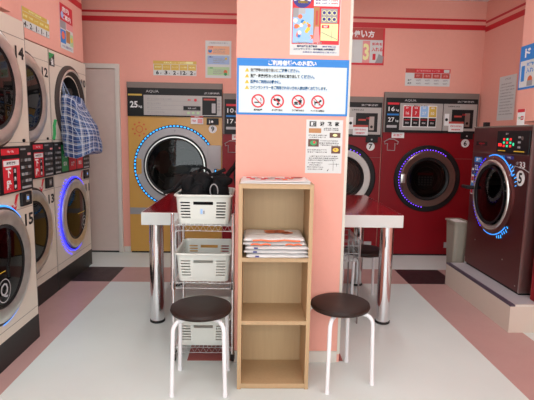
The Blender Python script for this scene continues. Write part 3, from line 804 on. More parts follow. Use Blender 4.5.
# stack of folded plastic bags on the middle shelf
def fold_bag(z, dx, dy, h, w_, d_, seed, edge=None, label='', top=False, grp=None):
    random.seed(seed)
    mb = MB(); n = 22; vs = []; fs = []
    NX, NY = 26, 18
    for side in (0, 1):
        for j in range(NY+1):
            for i in range(NX+1):
                u = i/NX*2-1; v = j/NY*2-1
                ex = (1-abs(u)**10)*(1-abs(v)**10)
                th_ = h/2*(max(ex, 0)**.35)
                px = u*w_/2+.006*noise.noise(Vector((v*3, seed, 0))); py = v*d_/2+.008*noise.noise(Vector((u*3, seed, 5)))
                wr = .12*h*noise.noise(Vector((u*4, v*4, seed)))
                zz = (h/2+th_+wr) if side else (h/2-th_*.9)
                vs.append((px, py, max(zz, 0.0005)))
    S = (NX+1)*(NY+1)
    for side in (0, 1):
        for j in range(NY):
            for i in range(NX):
                a = side*S+j*(NX+1)+i
                q = (a, a+1, a+NX+2, a+NX+1); fs.append(q if side else q[::-1])
    mb.add(vs, fs, poly, True)
    # close sides
    fs = []
    for i in range(NX): fs.append((i, i+1, S+i+1, S+i)); k = NY*(NX+1)+i; fs.append((k+1, k, S+k, S+k+1))
    for j in range(NY): k = j*(NX+1); fs.append((k+NX+1, k, S+k, S+k+NX+1)); k += NX; fs.append((k, k+NX+1, S+k+NX+1, S+k))
    mb.f += [tuple(q) for q in fs]; mb.m += [0]*len(fs); mb.sm += [True]*len(fs)
    if edge:
        for (a, b) in edge: mb.tube([(a+(b-a)*q/6*1.0, -d_/2-.001+.004*noise.noise(Vector((q, seed, 1))), h*.5+.003*math.sin(q*2+seed)) for q in range(7)], h*.22, orange, 6)
    if not top:
        mb.box(-w_*.36, -w_*.30, -d_/2-.003, -d_/2+.004, h*.45, h*.75, navy)
    return mb.build('folded_plastic_bag', None, (.126+dx, 2.640+dy, z), random.uniform(-.03, .03), label, 'plastic bag', grp)
z = .7755
names = ['folded white plastic bag at the bottom of the shelf stack', 'folded white plastic bag second from the bottom of the shelf stack', 'folded white plastic bag third from the bottom of the shelf stack', 'folded white bag with orange edge, second from the stack top', 'folded white plastic bag with orange logo on top of the shelf stack']
hs = [.024, .021, .021, .020, .022]
for i in range(5):
    o = fold_bag(z, (.012, .008, .012, -.005, -.006)[i], (0, .0, -.004, .004, .0)[i], hs[i], (.345, .352, .348, .345, .335)[i], .27, i+2, edge=[(-.13, -.02), (.06, .15)] if i == 3 else ([(-.12, .14)] if i == 4 else None), label=names[i], top=(i == 4), grp='folded bags in the shelf stack')
    z += hs[i]*1.08
pr = MB()
for (a, b, r, r2) in ((-.03, .03, .045, .028), (.03, .0, .045, .026), (-.03, -.01, .04, .022), (.06, -.02, .035, .022), (.02, .04, .03, .02)):
    pr.add([(a+r*math.cos(q*PI/8), b+r2*math.sin(q*PI/8), .0) for q in range(16)], [tuple(range(16))], orange2)
pr.build('orange_logo', o, loc=(0.02, 0.02, .0268))

# printed bags laid on top of the shelf
for i, (dx, h, lab) in enumerate(((0.0, .007, 'flat red and white printed bag lying directly on the shelf top'), (.004, .006, 'flat pink printed bag uppermost on the shelf top'))):
    c = MB(); wv = .19-.004*i
    N = 20; M_ = 8; vs = []; fs = []
    for j in range(M_+1):
        for q in range(N+1):
            u = q/N*2-1; v = j/M_*2-1
            vs.append((u*wv, v*.13, h+.0015*noise.noise(Vector((u*6, v*4, i)))))
    for j in range(M_):
        for q in range(N): a = j*(N+1)+q; fs.append((a, a+1, a+N+2, a+N+1))
    c.add(vs, fs, poly, True); c.box(-wv, wv, -.13, .13, 0.0003, h-.001, poly)
    random.seed(5+i)
    for k in range(16):
        a = -wv+.02+k*(2*wv-.05)/16; b = random.uniform(-.11, .04)
        m_ = random.choice([redp, orange, pinkp, redp, brownred, lightgrey])
        c.add([(a, b, h+.0022), (a+.026, b+random.uniform(-.01, .01), h+.0022), (a+.034, b+.07, h+.0022), (a+.005, b+.075, h+.0022)], [(0, 1, 2, 3)], m_)
    c.build('printed_bag', None, (.122+dx, 2.675, 1.1862+i*.0095), .02*i, lab, 'plastic bag', 'printed bags on the shelf top')

# ------------------------------------------------------------------ basket cart
def cart(x, y, w_, d_, zs, label, top, name='wire_cart'):
    t = thing(name, (x, y, 0), 0, label, 'cart')
    hw, hd = w_/2, d_/2
    for sx in (-1, 1):
        for sy in (-1, 1):
            px, py = sx*hw, sy*hd
            MB().tube([(px, py, .07), (px, py, top)], .011, chrome, 10).lathe_z(px, py, [(.001, top), (.0125, top), (.0125, top+.01), (.001, top+.014)], chrome, 12).build('post', t)
            k = MB().box(px-.017, px+.017, py-.012, py+.012, .055, .072, mblack, .003)
            for s in (-1, 1): k.box(px+s*.013, px+s*.017, py-.015, py+.02, .025, .06, darksteel)
            ko = k.build('caster', t)
            k = MB(); k.M = Matrix.Translation((px, py+.004, .027)) @ Matrix.Rotation(PI/2, 4, 'Z')
            k.lathe_y(0, 0, [(.001, -.012), (.02, -.012), (.027, -.008), (.027, .008), (.02, .012), (.001, .012)], mblack, 20); k.build('wheel', ko)
    for z in zs:
        s = MB()
        for zz in (z, z-.035): s.tube([(-hw, -hd, zz), (hw, -hd, zz), (hw, hd, zz), (-hw, hd, zz)], .0035, wire, 6, closed=True)
        n = 10
        for e in (-1, 1):
            s.tube([(-hw+2*hw*i/(2*n), e*hd, z-.035*(i % 2)) for i in range(2*n+1)], .002, wire, 5)
            s.tube([(e*hw, -hd+2*hd*i/(2*n), z-.035*(i % 2)) for i in range(2*n+1)], .002, wire, 5)
        for i in range(1, 14): s.tube([(-hw+2*hw*i/14, -hd, z+.003), (-hw+2*hw*i/14, hd, z+.003)], .002, wire, 5)
        s.tube([(-hw, 0, z), (hw, 0, z)], .003, wire, 5)
        for sx in (-1, 1):
            for sy in (-1, 1): s.lathe_z(sx*hw, sy*hd, [(.0115, z-.04), (.016, z-.04), (.014, z+.008), (.0115, z+.008)], chrome, 12)
        s.build('wire_shelf', t)
    return t
CXm, CYm = -.305, 3.085
cart(CXm, CYm, .374, .44, (.888, .520, .093), 'three-tier chrome wire cart holding laundry baskets, left of the pillar', .95)

def rrpt(u, w_, d_, r):
    segs = [w_-2*r, PI/2*r, d_-2*r, PI/2*r]*2
    tot = sum(segs); s = u*tot
    cx = [(-w_/2+r, -d_/2), None]
    x, y, a = -w_/2+r, -d_/2, 0.0
    for i, L in enumerate(segs):
        if s <= L or i == 7:
            s = min(s, L)
            if i % 2 == 0: return x+math.cos(a)*s, y+math.sin(a)*s
            ph = s/r; cxx = x-math.sin(a)*r; cyy = y+math.cos(a)*r
            return cxx+math.sin(a+ph)*r, cyy-math.cos(a+ph)*r
        if i % 2 == 0: x += math.cos(a)*L; y += math.sin(a)*L
        else:
            cxx = x-math.sin(a)*r; cyy = y+math.cos(a)*r; a += PI/2
            x = cxx+math.sin(a)*r; y = cyy-math.cos(a)*r
        s -= L
def basket_proto():
    w_, d_, h, r = .340, .415, .180, .035
    tot = 2*(w_-2*r)+2*(d_-2*r)+2*PI*r
    straights = []; s = 0
    for i in range(4):
        L = (w_ if i % 2 == 0 else d_)-2*r; straights.append((s, s+L)); s += L+PI/2*r
    cuts = set()
    slots = []; handles = []
    for i, (a, b) in enumerate(straights):
        L = b-a; mid = (a+b)/2
        g = .052; e = .008
        if i % 2 == 0: sl = [(a-e+.0, a+g), (b-g, b+e)]; hd = (mid-.062, mid+.062)
        else: sl = [(a+.0, a+.06), (a+.08, a+.14), (b-.14, b-.08), (b-.06, b)]; hd = (mid-.04, mid+.04)
        slots += sl; 
        if i % 2 == 0: handles.append(hd)
        for p, q in sl+[hd]: cuts |= {round(p % tot, 5), round(q % tot, 5)}
        cuts |= {round(a, 5), round(b, 5)}
        for k in range(1, 5): cuts.add(round(b+PI/2*r*k/5, 5))
    cuts.add(0.0)
    U = sorted(c for c in cuts if c < tot-1e-4); 
    rows = 6; V = [0, .035]
    for k in range(rows): V += [.038+k*.0195+.001, .038+k*.0195+.0105]
    V = sorted(set([0, .035]+[.038+k*.0185+q for k in range(rows) for q in (0, .009)]+[.122, .142, .158, h]))
    mb = MB(); vs = []; fs = []
    def P(s_, v):
        k = v/h; x, y = rrpt((s_ % tot)/tot, w_, d_, r); f_ = .93+.07*k
        if v < .012: f_ *= .985
        return (x*f_, y*f_, v)
    NU = len(U)
    for v in V:
        for s_ in U: vs.append(P(s_, v))
    for j in range(len(V)-1):
        vm = (V[j]+V[j+1])/2
        for i in range(NU):
            s0 = U[i]; s1 = U[(i+1) % NU] if i < NU-1 else tot; sm_ = (s0+s1)/2
            def inside(lst): return any((p < sm_ < q) or (p < sm_-tot < q) or (p < sm_+tot < q) for p, q in lst)
            isrow = any(.038+k*.0185 < vm < .038+k*.0185+.009 for k in range(rows))
            if inside(slots) and isrow: continue
            if inside(handles) and .122 < vm < .142: continue
            a = j*NU+i; b = j*NU+(i+1) % NU
            fs.append((a, b, b+NU, a+NU))
    fs.append(tuple(reversed(range(NU))))
    mb.add(vs, fs, basket_m)
    o = mb.build('basket_body')
    md = o.modifiers.new('s', 'SOLIDIFY'); md.thickness = .003; md.offset = -1
    me = bpy.data.meshes.new_from_object(o.evaluated_get(bpy.context.evaluated_depsgraph_get()))
    o.modifiers.clear(); o.data = me
    rim = MB()
    ring = [rrpt(i/64, w_+.010, d_+.010, r) for i in range(64)]
    rim.tube([(x, y, h-.002) for x, y in ring], .008, basket_m, 8, closed=True)
    ro = rim.build('rim')
    return o, ro
bb, br = basket_proto()
blabels = ['white plastic laundry basket on the top cart shelf, holding black bags', 'empty white laundry basket on the middle cart shelf', 'white laundry basket on the bottom cart shelf behind the stool seat']
for i, z in enumerate((.8935, .5255, .0985)):
    t = thing('laundry_basket', (CXm, CYm-.012, z), 0, blabels[i], 'basket', 'laundry baskets on the cart')
    b1 = bb if i == 0 else bb.copy(); b2 = br if i == 0 else br.copy()
    for q in (b1, b2):
        q.parent = t
        if i: COL.objects.link(q)
    if i == 0:
        MB().box(-.020, .012, -.2022, -.1995, .062, .100, paper).rect(-.017, -.004, .066, .096, bluel, -.2028).rect(-.001, .009, .066, .086, greyp, -.2028).build('small_blue_label', t)

# black bags in the top basket
zb = .90
t = thing('backpack', (CXm-.052, CYm-.03, zb), 0, 'rounded black backpack in the left of the top basket', 'bag')
c = MB(); blob(c, (0, -.01, .150), (.098, .13, .138), clothb, 3.2, .45, 1, wf=9); blob(c, (-.005, -.118, .15), (.075, .040, .075), clothb, 3, .45, 2, wf=14); c.build('bag_body', t)
for q in range(3): MB().tube([(-.07+.02*q, -.135-.005*q, .10+.05*q), (0, -.150, .115+.05*q), (.06, -.135, .10+.05*q)], .006, clothb, 6).build('zip_seam', t)
c = MB(); blob(c, (-.055, -.08, .22), (.040, .05, .06), clothb, 3, .5, 8, wf=14); c.build('side_pocket', t)
MB().tube([(-.08, -.05, .27), (-.10, -.09, .24), (-.14, -.13, .205), (-.19, -.17, .185)], .012, clothb, 8).build('strap', t)
MB().tube([(.0, .02, .31), (.03, -.0, .335), (.07, -.01, .315), (.09, 0, .28)], .010, clothb, 8).build('handle', t)
t = thing('handbag', (CXm+.098, CYm-.06, zb), 0, 'black handbag leaning in the right of the top basket', 'bag')
c = MB(); blob(c, (.0, .0, .150), (.055, .115, .125), clothb, 3.4, .5, 5, wf=10); c.build('bag_body', t)
MB().tube([(-.035+.024*math.cos(a*PI/8)*1.0, -.118-.01*math.sin(a*PI/8), .200+.042*math.sin(a*PI/8)) for a in range(16)], .004, greyp, 6, closed=True).build('metal_ring', t)
MB().tube([(-.05, -.02, .25), (-.08, -.05, .285), (-.02, -.07, .305), (.03, -.08, .33)], .012, clothb, 8).build('handle', t)
c = MB(); blob(c, (.03, -.05, .255), (.05, .05, .03), clothb, 3, .5, 9, wf=18); c.build('flap', t)
c = MB(); pts = [(.02, .02, .25), (.05, .03, .30), (.085, .05, .34), (.115, .075, .40)]
c.tube(pts, .016, clothb, 8); c.build('shoulder_strap', t)

# second wire basket cart behind the pillar, under the right table
dwire = pm('dull_wire', (.30, .30, .30), .4, .8)
t = thing('wire_basket', (.695, 3.69, 0), 0, 'open chrome wire basket on legs under the right table', 'basket')
c = MB()
for z in (.50, .56, .62, .665): c.tube([(-.17, -.2, z), (.13, -.2, z), (.13, .2, z), (-.17, .2, z)], .003, dwire, 6, closed=True)
for i in range(8):
    for s in (-.2, .2): c.tube([(-.16+i*.04, s, .50), (-.16+i*.04, s, .665)], .002, dwire, 5)
for i in range(10): c.tube([(.13, -.18+i*.04, .50), (.13, -.18+i*.04, .665)], .002, dwire, 5); c.tube([(-.17, -.18+i*.04, .50), (.13, -.18+i*.04, .50)], .002, dwire, 5)
c.build('wire_body', t)
for sx in (-.17, .13):
    for sy in (-.2, .2): MB().tube([(sx, sy, 0), (sx, sy, .67)], .007, dwire, 8).build('leg', t)

# ------------------------------------------------------------------ plaid laundry bag hanging at machine 10
def plaid_bag():
    t = thing('drawstring_bag', (-1.605, 4.50, 1.215), 0, 'blue and white plaid drawstring laundry bag hanging from machine 10', 'bag')
    mb = MB(); NX, NZ = 40, 24
    vs = []; uv = []; fs = []
    a, b, H = .150, .165, .57
    for j in range(NZ+1):
        k = j/NZ; z = H*k
        for i in range(NX):
            th = 2*PI*i/NX; e = .5
            x = math.copysign(abs(math.cos(th))**e, math.cos(th)); y = math.copysign(abs(math.sin(th))**e, math.sin(th))
            wr = 1+.09*noise.noise(Vector((x*2.2, y*2.2, k*4)))+.03*noise.noise(Vector((x*6, y*6, k*12)))
            fx = 1.0 if x < 0 else 1-.85*max(0, (k-.35)/.65)**1.6
            top = 1-.35*max(0, (k-.9)/.1)
            px = (x*a*fx-.02*k)*wr; py = y*b*(1-.12*k)*wr*top
            zz = z + .05*max(0, x)*(1-k) + .012*math.sin(x*3+y*2)*(1-k) - .10*max(0, x+.3)*k
            vs.append((px, py, zz)); uv.append((i/NX*1.15, z*1.02))
    for j in range(NZ):
        for i in range(NX): q = j*NX+i; r_ = j*NX+(i+1) % NX; fs.append((q, r_, r_+NX, q+NX))
    fs.append(tuple(reversed(range(NX)))); fs.append(tuple(range(NZ*NX, (NZ+1)*NX)))
    mb.add(vs, fs, plaid, True)
    o = mb.build('bag_body', t)
    ul = o.data.uv_layers.new(name='cloth')
    for p in o.data.polygons:
        ids = list(p.vertices)
        for li in p.loop_indices:
            vi = o.data.loops[li].vertex_index
            u_, v_ = uv[vi]
            if len(ids) == 4 and max(uv[x_][0] for x_ in ids)-min(uv[x_][0] for x_ in ids) > .5 and u_ < .5: u_ += 1.15
            if len(ids) > 4: u_, v_ = vs[vi][0]+.5, vs[vi][1]
            ul.data[li].uv = (u_, v_)
    # cords
    for (p, q) in (((-.07, -.10, .44), (-.165, -.03, .72)), ((.0, -.06, .42), (-.165, -.03, .72)), ((-.12, -.10, .47), (-.17, -.0, .74))):
        P, Q = Vector(p), Vector(q); MB().tube([tuple(P.lerp(Q, s/6)+Vector((0, 0, -.02*math.sin(PI*s/6)))) for s in range(7)], .004, cord_w, 6).build('drawstring', t)
    MB().tube([(.0, -.172, .38), (-.03, -.178, .30), (.02, -.178, .22), (.06, -.178, .10)], .004, cord_w, 6).build('drawstring', t)
plaid_bag()

# ------------------------------------------------------------------ signs
def board(w_, h, th_=.003, m=paper):
    return MB().box(-w_/2, w_/2, -th_, 0, -h/2, h/2, m)
# blue notice on the pillar
W_, H_ = .664, .328
b = board(W_, H_, .004, bluep); y = -.0045
b.rect(-W_/2+.012, W_/2-.012, -H_/2+.012, H_/2-.045, pm('notice_paper', (.58, .68, .69), .4), y)
b.text('ご利用者様へのお願い', -.005, H_/2-.025, .031, white, y=y-.0005, w=.285, bold=.042, res=3)
lines = [('洗濯機等のお取り扱いに', 'ご注意ください。'), ('洗濯・乾燥が終わったら早めに取り出して', 'ください。'), ('禁煙のご利用はお静かに。', ''), ('コインランドリーをご利用されない方の入店は固くお断りします。', '')]
for k, (a, c_) in enumerate(lines):
    z = H_/2-.068-k*.0335
    b.poly([(-.286, z-.011), (-.258, z-.011), (-.272, z+.012)], yell, y-.0006)
    b.rect(-.2733, -.2707, z-.002, z+.006, black, y-.0012); b.disc(-.272, z-.0065, .0016, black, y-.0012, 8)
    wa = (.17, .30, .185, .47)[k]
    b.text(a, -.252, z, .021, ((greyp, black, bluep, bluep)[k]), y=y-.0006, w=wa*.97, align='LEFT', heavy=True)
    if c_: b.text(c_, -.252+wa, z, .021, bluep, y=y-.0006, w=.12 if k == 0 else .08, align='LEFT', heavy=True)
    b.rect(-.252, -.252+(wa+(.12 if k == 0 else .08) if c_ else wa), z-.0135, z-.0122, bluel, y-.0006)
for k in range(4):
    cx = (-.205, -.09, .035, .152)[k]; z = -.083
    # pictograms: cigarette, litter hand, cup and food, dog
    if k == 0:
        b.rect(cx-.022, cx+.012, z-.012, z-.005, black, y-.0006); b.rect(cx+.014, cx+.02, z-.012, z-.005, greyp, y-.0006)
        b.tube([(cx+.016, y-.0008, z), (cx+.02, y-.0008, z+.006), (cx+.013, y-.0008, z+.01), (cx+.018, y-.0008, z+.018)], .0018, black, 4)
    elif k == 1:
        b.poly([(cx-.026, z+.012), (cx+.004, z+.018), (cx+.02, z+.008), (cx+.012, z-.004), (cx-.004, z+.0), (cx-.02, z+.002)], black, y-.0006)
        b.poly([(cx-.002, z-.008), (cx+.012, z-.010), (cx+.008, z-.024), (cx-.004, z-.022)], black, y-.0006)
    elif k == 2:
        b.poly([(cx+.0, z+.010), (cx+.022, z+.010), (cx+.018, z-.018), (cx+.004, z-.018)], black, y-.0006); b.tube([(cx+.012, y-.0008, z+.01), (cx+.018, y-.0008, z+.024)], .0015, black, 4)
        b.disc(cx-.013, z-.006, .012, black, y-.0006, 16, .006); b.rect(cx-.025, cx-.001, z-.018, z-.012, black, y-.0006)
    else:
        b.poly([(cx-.018, z+.002), (cx+.008, z+.004), (cx+.012, z+.014), (cx+.024, z+.010), (cx+.022, z+.003), (cx+.012, z-.002), (cx+.012, z-.02), (cx+.007, z-.02), (cx+.005, z-.008), (cx-.012, z-.008), (cx-.014, z-.02), (cx-.019, z-.02), (cx-.02, z-.004), (cx-.026, z+.012), (cx-.024, z+.012)], black, y-.0006)
    b.ring(cx, z, .031, .040, redp, y-.0012, n=40)
    b.poly([(cx-.026, z+.022), (cx-.022, z+.026), (cx+.026, z-.022), (cx+.022, z-.026)], redp, y-.0012)
    b.text(('店内禁煙', 'ポイ捨て禁止', '飲食物持込禁止', 'ペットの入店禁止')[k], cx, z-.052, .012, black, y=y-.0006, w=(.05, .065, .075, .085)[k], heavy=True)
b.build('notice_board', None, (.228, CY0-.0005, 1.732), 0, 'blue bordered notice board with four prohibition symbols on the pillar', 'sign')

# sale poster
W_, H_ = .293, .385
b = board(W_, H_, .0015, paper); y = -.002
b.rect(-W_/2+.010, W_/2-.004, -H_/2+.062, H_/2-.004, redp, y)
b.rect(-.012, W_/2-.010, .085, H_/2-.030, white, y-.0005)
for k in range(4):
    z = .148-k*.0155
    b.text(('洗濯', '乾燥', '毛布', '羽毛')[k], .012, z, .009, navy, y=y-.001, w=.03); b.text('300円 →', .058, z, .008, navy, y=y-.001, w=.045); b.text('200円', .107, z, .009, redp, y=y-.001, w=.04)
b.disc(-.080, .128, .055, white, y-.001); b.ring(-.080, .128, .050, .055, navy, y-.0015); b.ring(-.08, .128, .018, .053, navy, y-.0013, a0=PI*1.12, a1=PI*1.88, n=20)
b.text('半額', -.090, .152, .020, redp, y=y-.002, w=.042, heavy=True); b.text('セール', -.08, .130, .018, navy, y=y-.002, w=.06, heavy=True); b.text('期間限定', -.075, .106, .015, yell, y=y-.002, w=.06, heavy=True)
b.rect(-.132, -.012, -.125, .072, bluel, y-.0005)
b.rect(-.132, -.10, .02, .072, greyp, y-.0008); b.rect(-.10, -.06, .04, .072, lightgrey, y-.0008)
random.seed(3)
for k in range(26): b.disc(random.uniform(-.122, -.02), random.uniform(-.10, .03), random.uniform(.006, .014), random.choice([bluel, bluel, white, orange, yell, bluep]), y-.0012-.00002*k, 14)
b.rect(-.012, .022, -.10, .08, brownp, y-.0008); b.poly([(-.012, -.12), (.03, -.12), (.02, -.03), (-.002, -.03)], pinkp, y-.0012); b.rect(.0, .014, -.02, .06, brownred, y-.0014)
b.rect(.032, .128, -.008, .072, greyp, y-.0008)
for i in range(3):
    for j in range(2):
        b.disc(.05+i*.03, .013+j*.036, .0135, lyell, y-.0012, 16); b.disc(.05+i*.03, .013+j*.036, .0095, navy, y-.0015, 16)
b.rect(.032, .134, -.108, -.012, lyell, y-.0012); b.rect(.038, .082, -.038, -.020, redp, y-.0016); b.text('地図', .06, -.029, .012, white, y=y-.002)
b.tube([(.035, y-.002, -.06), (.07, y-.002, -.075), (.13, y-.002, -.10)], .0018, greyp, 4); b.tube([(.10, y-.002, -.02), (.095, y-.002, -.10)], .0012, greyp, 4)
b.text('お得な期間セール実施中', -.04, -.122, .012, white, y=y-.001, w=.16, heavy=True)
b.text('毎週水曜日 洗濯乾燥', -.045, -.142, .012, navy, y=y-.001, w=.12, heavy=True); b.text('無料駐車場 三台', .085, -.142, .009, navy, y=y-.001, w=.08)
b.text('コインランドリー 年中無休 24時間営業', .0, -.158, .012, navy, y=y-.001, w=.25, heavy=True); b.text('お問合せ 店内掲示をご覧下さい', .03, -.175, .009, navy, y=y-.001, w=.2)
b.build('sale_poster', None, (.352, CY0-.0005, 2.112), -.0, 'red sale poster above the blue notice on the pillar', 'poster')

# restaurant flyer
darkink = pm('print_dark_grey', (.06, .06, .06), .5)
darkfood = pm('print_dark_brown', (.10, .035, .02), .5, 0, .3, 60)
W_, H_ = .222, .322
b = board(W_, H_, .0012, paper); y = -.0016
b.rect(-.092, -.050, .120, .152, darkink, y); b.text('麺', -.071, .136, .024, white, y=y-.0005)
for k, ch in enumerate('波花家'): b.text(ch, -.015+k*.045, .137, .026, black, y=y, heavy=True)
b.rect(-.095, -.020, .082, .110, brownp, y); b.rect(.032, .098, .055, .085, darkfood, y); b.disc(.065, .07, .014, lyell, y-.0005, 16, .008)
b.rect(-.097, -.032, .000, .045, darkfood, y); b.disc(-.065, .022, .02, greenp, y-.0005, 16, .015); b.disc(-.06, .026, .008, redp, y-.0008, 12)
b.rect(.045, .100, -.040, .005, darkfood, y); b.disc(.072, -.018, .018, yell, y-.0005, 16, .012); b.disc(.07, -.016, .007, brownp, y-.0008, 12)
random.seed(9)
src = '本日のおすすめ定食お米魚野菜天婦羅季節限定手打ちそば温かい冷たい大盛無料営業時間定休日地図駅前'
def tx(n): return ''.join(random.choice(src) for _ in range(n))
for (x, z, n, wd) in ((.04, .110, 8, .09), (.04, .100, 8, .09), (-.04, .068, 8, .11), (-.04, .056, 8, .10), (.03, .035, 9, .11), (.03, .022, 9, .12), (.03, .010, 9, .11), (-.04, -.02, 9, .12), (-.04, -.033, 9, .12), (0, -.058, 14, .17), (0, -.070, 15, .18), (-.01, -.082, 14, .17)): b.text(tx(n), x, z, .0085, darkink, y=y, w=wd)
for k, wd in enumerate((.09, .07, .10, .09)): b.text(tx(8), -.05, -.098-k*.013, .007, black, y=y, w=wd)
b.tube([(.03, y, -.105), (.095, y, -.105)], .0009, black, 4); b.tube([(.06, y, -.09), (.06, y, -.145)], .0009, black, 4); b.tube([(.08, y, -.10), (.08, y, -.12)], .0009, black, 4); b.poly([(.022, -.145), (.034, -.132), (.028, -.148)], black, y)
b.build('flyer', None, (.427, CY0-.0005, 1.384), 0, 'white printed flyer with small food photos below the blue notice', 'flyer')

# price sign above machine 9
W_, H_ = .50, .165
b = board(W_, H_, .003, paper); y = -.0035
b.rect(-W_/2, W_/2, .046, H_/2, gold, y); b.text('毛布丸洗いコース料金表', 0, .062, .02, lyell, y=y-.0005, w=.26, bold=.02); b.rect(.13, .21, .052, .076, lyell, y-.0005)
for k in range(5):
    a = -W_/2+.008+k*.0985
    b.rect(a, a+.092, -.022, .042, gold, y); b.text(('羽毛布団', 'カーペット', 'シーツ', 'こたつ布団', '毛布')[k], a+.046, .012, .018, lyell, y=y-.0005, w=.07)
    b.text(('6', '3', '2', '12', '2')[k], a+.04, -.05, .044, black, y=y, bold=.04, w=(.035, .035, .035, .06, .035)[k]); b.text('枚', a+.08, -.06, .016, black, y=y)
b.build('price_sign', None, (-.927, YB-.0005, 2.197), 0, 'gold and white price sign above the yellow dryer on the back wall', 'sign')
# left soffit gold sign
b = board(.475, .15, .003, paper)
b.rect(-.2375, .2, .045, .075, gold, y); b.rect(-.2375, .2375, -.018, .042, gold, y); b.text('乾燥機使用料金表', -.02, .06, .018, lyell, y=y-.0005, w=.22)
for k in range(5):
    a = -.2375+k*.095
    b.text(('掛布団', '敷布団', 'シーツ', '毛布', '枕')[k], a+.045, .012, .02, lyell, y=y-.0005, w=.07)
    b.text('42111'[k], a+.04, -.048, .042, black, y=y, bold=.04, w=(.04, .038, .016, .016, .016)[k]); b.text('枚', a+.075, -.056, .015, black, y=y)
b.build('price_sign', None, (-1.7695, 4.01, 2.31), PI/2, 'gold and white price sign above machine 12 on the left wall', 'sign')
# left red poster
b = board(.30, .40, .002, paper); y = -.0026
b.rect(-.15, .15, .05, .20, redp, y); b.text('店内', -.02, .155, .05, white, y=y-.0005, w=.16, bold=.03); b.text('ご案内', .0, .09, .05, white, y=y-.0005, w=.2, bold=.03); b.disc(-.10, .10, .03, bluel, y-.0009)
b.rect(-.15, -.02, -.02, .05, greyp, y); b.rect(-.01, .15, -.01, .05, pinkp, y)
b.rect(-.15, -.03, -.15, -.03, bluep, y); b.disc(-.09, -.08, .035, orange, y-.0005); b.rect(-.02, .08, -.13, -.02, brownp, y); b.rect(.07, .15, -.15, -.04, lgreen, y-.0004); b.disc(.11, -.09, .025, yell, y-.0009)
b.text('いつもご利用ありがとう', 0, -.175, .025, navy, y=y, w=.24)
b.build('poster', None, (-1.7695, 4.64, 2.405), PI/2, 'red headed poster above machine 10 on the left wall', 'poster')
# notice with coloured bands
W_, H_ = .30, .42
b = board(W_, H_, .002, paper); y = -.0026
b.text('ご利用のみなさまへ', 0, .185, .02, greyp, y=y, w=.22)
for k, (m_, z) in enumerate(((pm('pale_orange', (.80, .42, .25), .5), .105), (pm('pale_blue', (.32, .45, .68), .5), -.005), (lgreen, -.13))):
    b.rect(-.125, .13, z-.05, z+.045, m_, y); b.text(('ご注意', 'お願い', 'ご案内')[k], -.085, z+.033, .018, (redp, navy, greenp)[k], y=y-.0005, w=.05)
    for q in range(3): b.text(jfill(9), .01, z+.01-q*.02, .012, greyp, y=y-.0005, w=.14)
b.disc(-.095, .095, .022, bluep, y-.001, 16); b.disc(-.095, .112, .012, pinkp, y-.0015, 12); b.disc(.09, .01, .014, yell, y-.001, 12); b.disc(.085, -.14, .022, orange2, y-.001, 16); b.disc(.085, -.165, .018, greenp, y-.0012, 12)
b.build('notice', None, (-.424, YB-.0005, 2.308), 0, 'white notice with orange, blue and green bands on the back wall', 'notice')
# how-to banner behind pillar
b = board(1.45, .42, .004, paper); y = -.0045
b.rect(-.725, .725, .075, .21, brownred, y); b.rect(-.725, .725, -.21, -.185, redp, y); b.rect(.705, .725, -.21, .21, redp, y-.0002)
for k, ch in enumerate('洗濯乾燥機の使い方'): b.text(ch, .565-(8-k)*.083, .14, .078, white, y=y-.0008, w=.074, bold=.04)
for k in range(3):
    a = -.45+k*.46
    b.rect(a, a+.085, -.185, .065, pinkp, y); b.text(str(k+1), a+.042, -.06, .19, lyell, y=y-.0005, w=.07, bold=.04)
    b.text(('洗濯物を', 'コースを', '料金を')[k], a+.17, .03, .035, redp, y=y, w=.12); b.text(('入れる', '選ぶ', '入れる')[k], a+.17, -.03, .05, redp, y=y, w=.13, bold=.03)
    b.poly([(a+.15, -.185), (a+.24, -.185), (a+.25, -.11), (a+.19, -.08), (a+.18, -.12)], greyp, y-.0005); b.rect(a+.12, a+.155, -.15, -.08, redp, y-.0008)
b.build('instruction_sign', None, (.79, YB-.0005, 2.492), 0, 'wide red and white how-to sign behind the top of the pillar', 'sign')
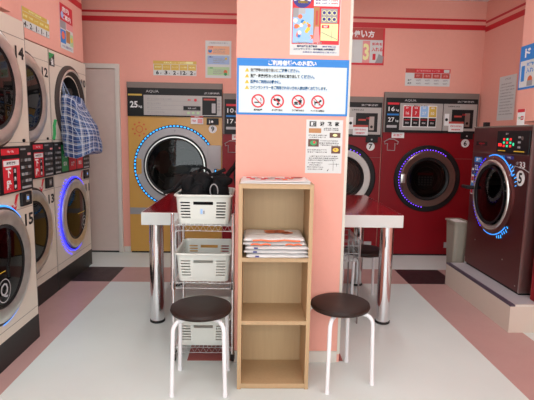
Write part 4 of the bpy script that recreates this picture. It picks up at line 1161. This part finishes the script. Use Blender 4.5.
# red price sign above machine 6
W_, H_ = .535, .20
b = board(W_, H_, .003, paper); y = -.0035
b.rect(-W_/2, W_/2, .05, .10, redp, y); b.rect(-W_/2, -.155, .05, .10, brownred, y-.0003); b.text('洗濯乾燥機料金 サイズ別', 0, .075, .026, pinkp, y=y-.0005, w=.28); b.rect(.19, .255, .058, .092, paper, y-.0005)
for k in range(4):
    a = -.16+k*.107; b.rect(a, a+.10, -.012, .046, brownred, y); b.text(('標準', '毛布', '布団', '大物')[k], a+.05, .017, .028, pinkp, y=y-.0005)
    for q in range(2): b.text(('200円', '900円')[q], a+.05, -.035-q*.036, .02, greyp, y=y, w=.055)
for q in range(2): b.text(('洗濯', '乾燥')[q], -.215, -.035-q*.036, .022, black, y=y)
b.build('price_sign', None, (2.05, YB-.0005, 2.155), 0, 'red and white price sign above machine 6 on the back wall', 'sign')
# paper notice on right wall
b = board(.34, .47, .001, paper); y = -.0015
random.seed(11)
b.text('お客様各位', 0, .20, .022, greyp, y=y)
for k in range(11): b.text(jfill(14), 0 if k % 3 else -.02, .15-k*.032, .014, greyp, y=y, w=.28 if k % 3 else .22)
b.build('paper_notice', None, (XR-.001, 5.06, 1.885), -PI/2, 'white typed paper notice above machine 5 on the right wall', 'notice')
# blue how-to sign on near right wall
b = board(1.2, .365, .004, paper); y = -.0045
b.rect(-.6, .6, .055, .1825, bluep, y); b.rect(-.6, -.585, -.1825, .1825, bluep, y-.0002); b.rect(-.6, .6, -.1825, -.165, bluep, y-.0002)
for k, ch in enumerate('ドライの使い方'): b.text(ch, -.49+k*.13, .118, .075, white, y=y-.0008, w=.085, bold=.04)
for k in range(3):
    a = -.56+k*.38
    b.text('123'[k], a+.02, -.05, .13, bluep, y=y, w=.05); b.text('洗濯物を', a+.13, .02, .03, bluep, y=y, w=.13); b.text('入れる', a+.14, -.03, .045, bluep, y=y, w=.15, bold=.03)
    b.disc(a+.13, -.11, .035, orange2, y-.0003, 16); b.rect(a+.09, a+.17, -.16, -.115, greyp, y-.0006)
b.build('instruction_sign', None, (2.2995, 3.53, 2.055), -PI/2, 'blue and white how-to sign high on the near right wall', 'sign')
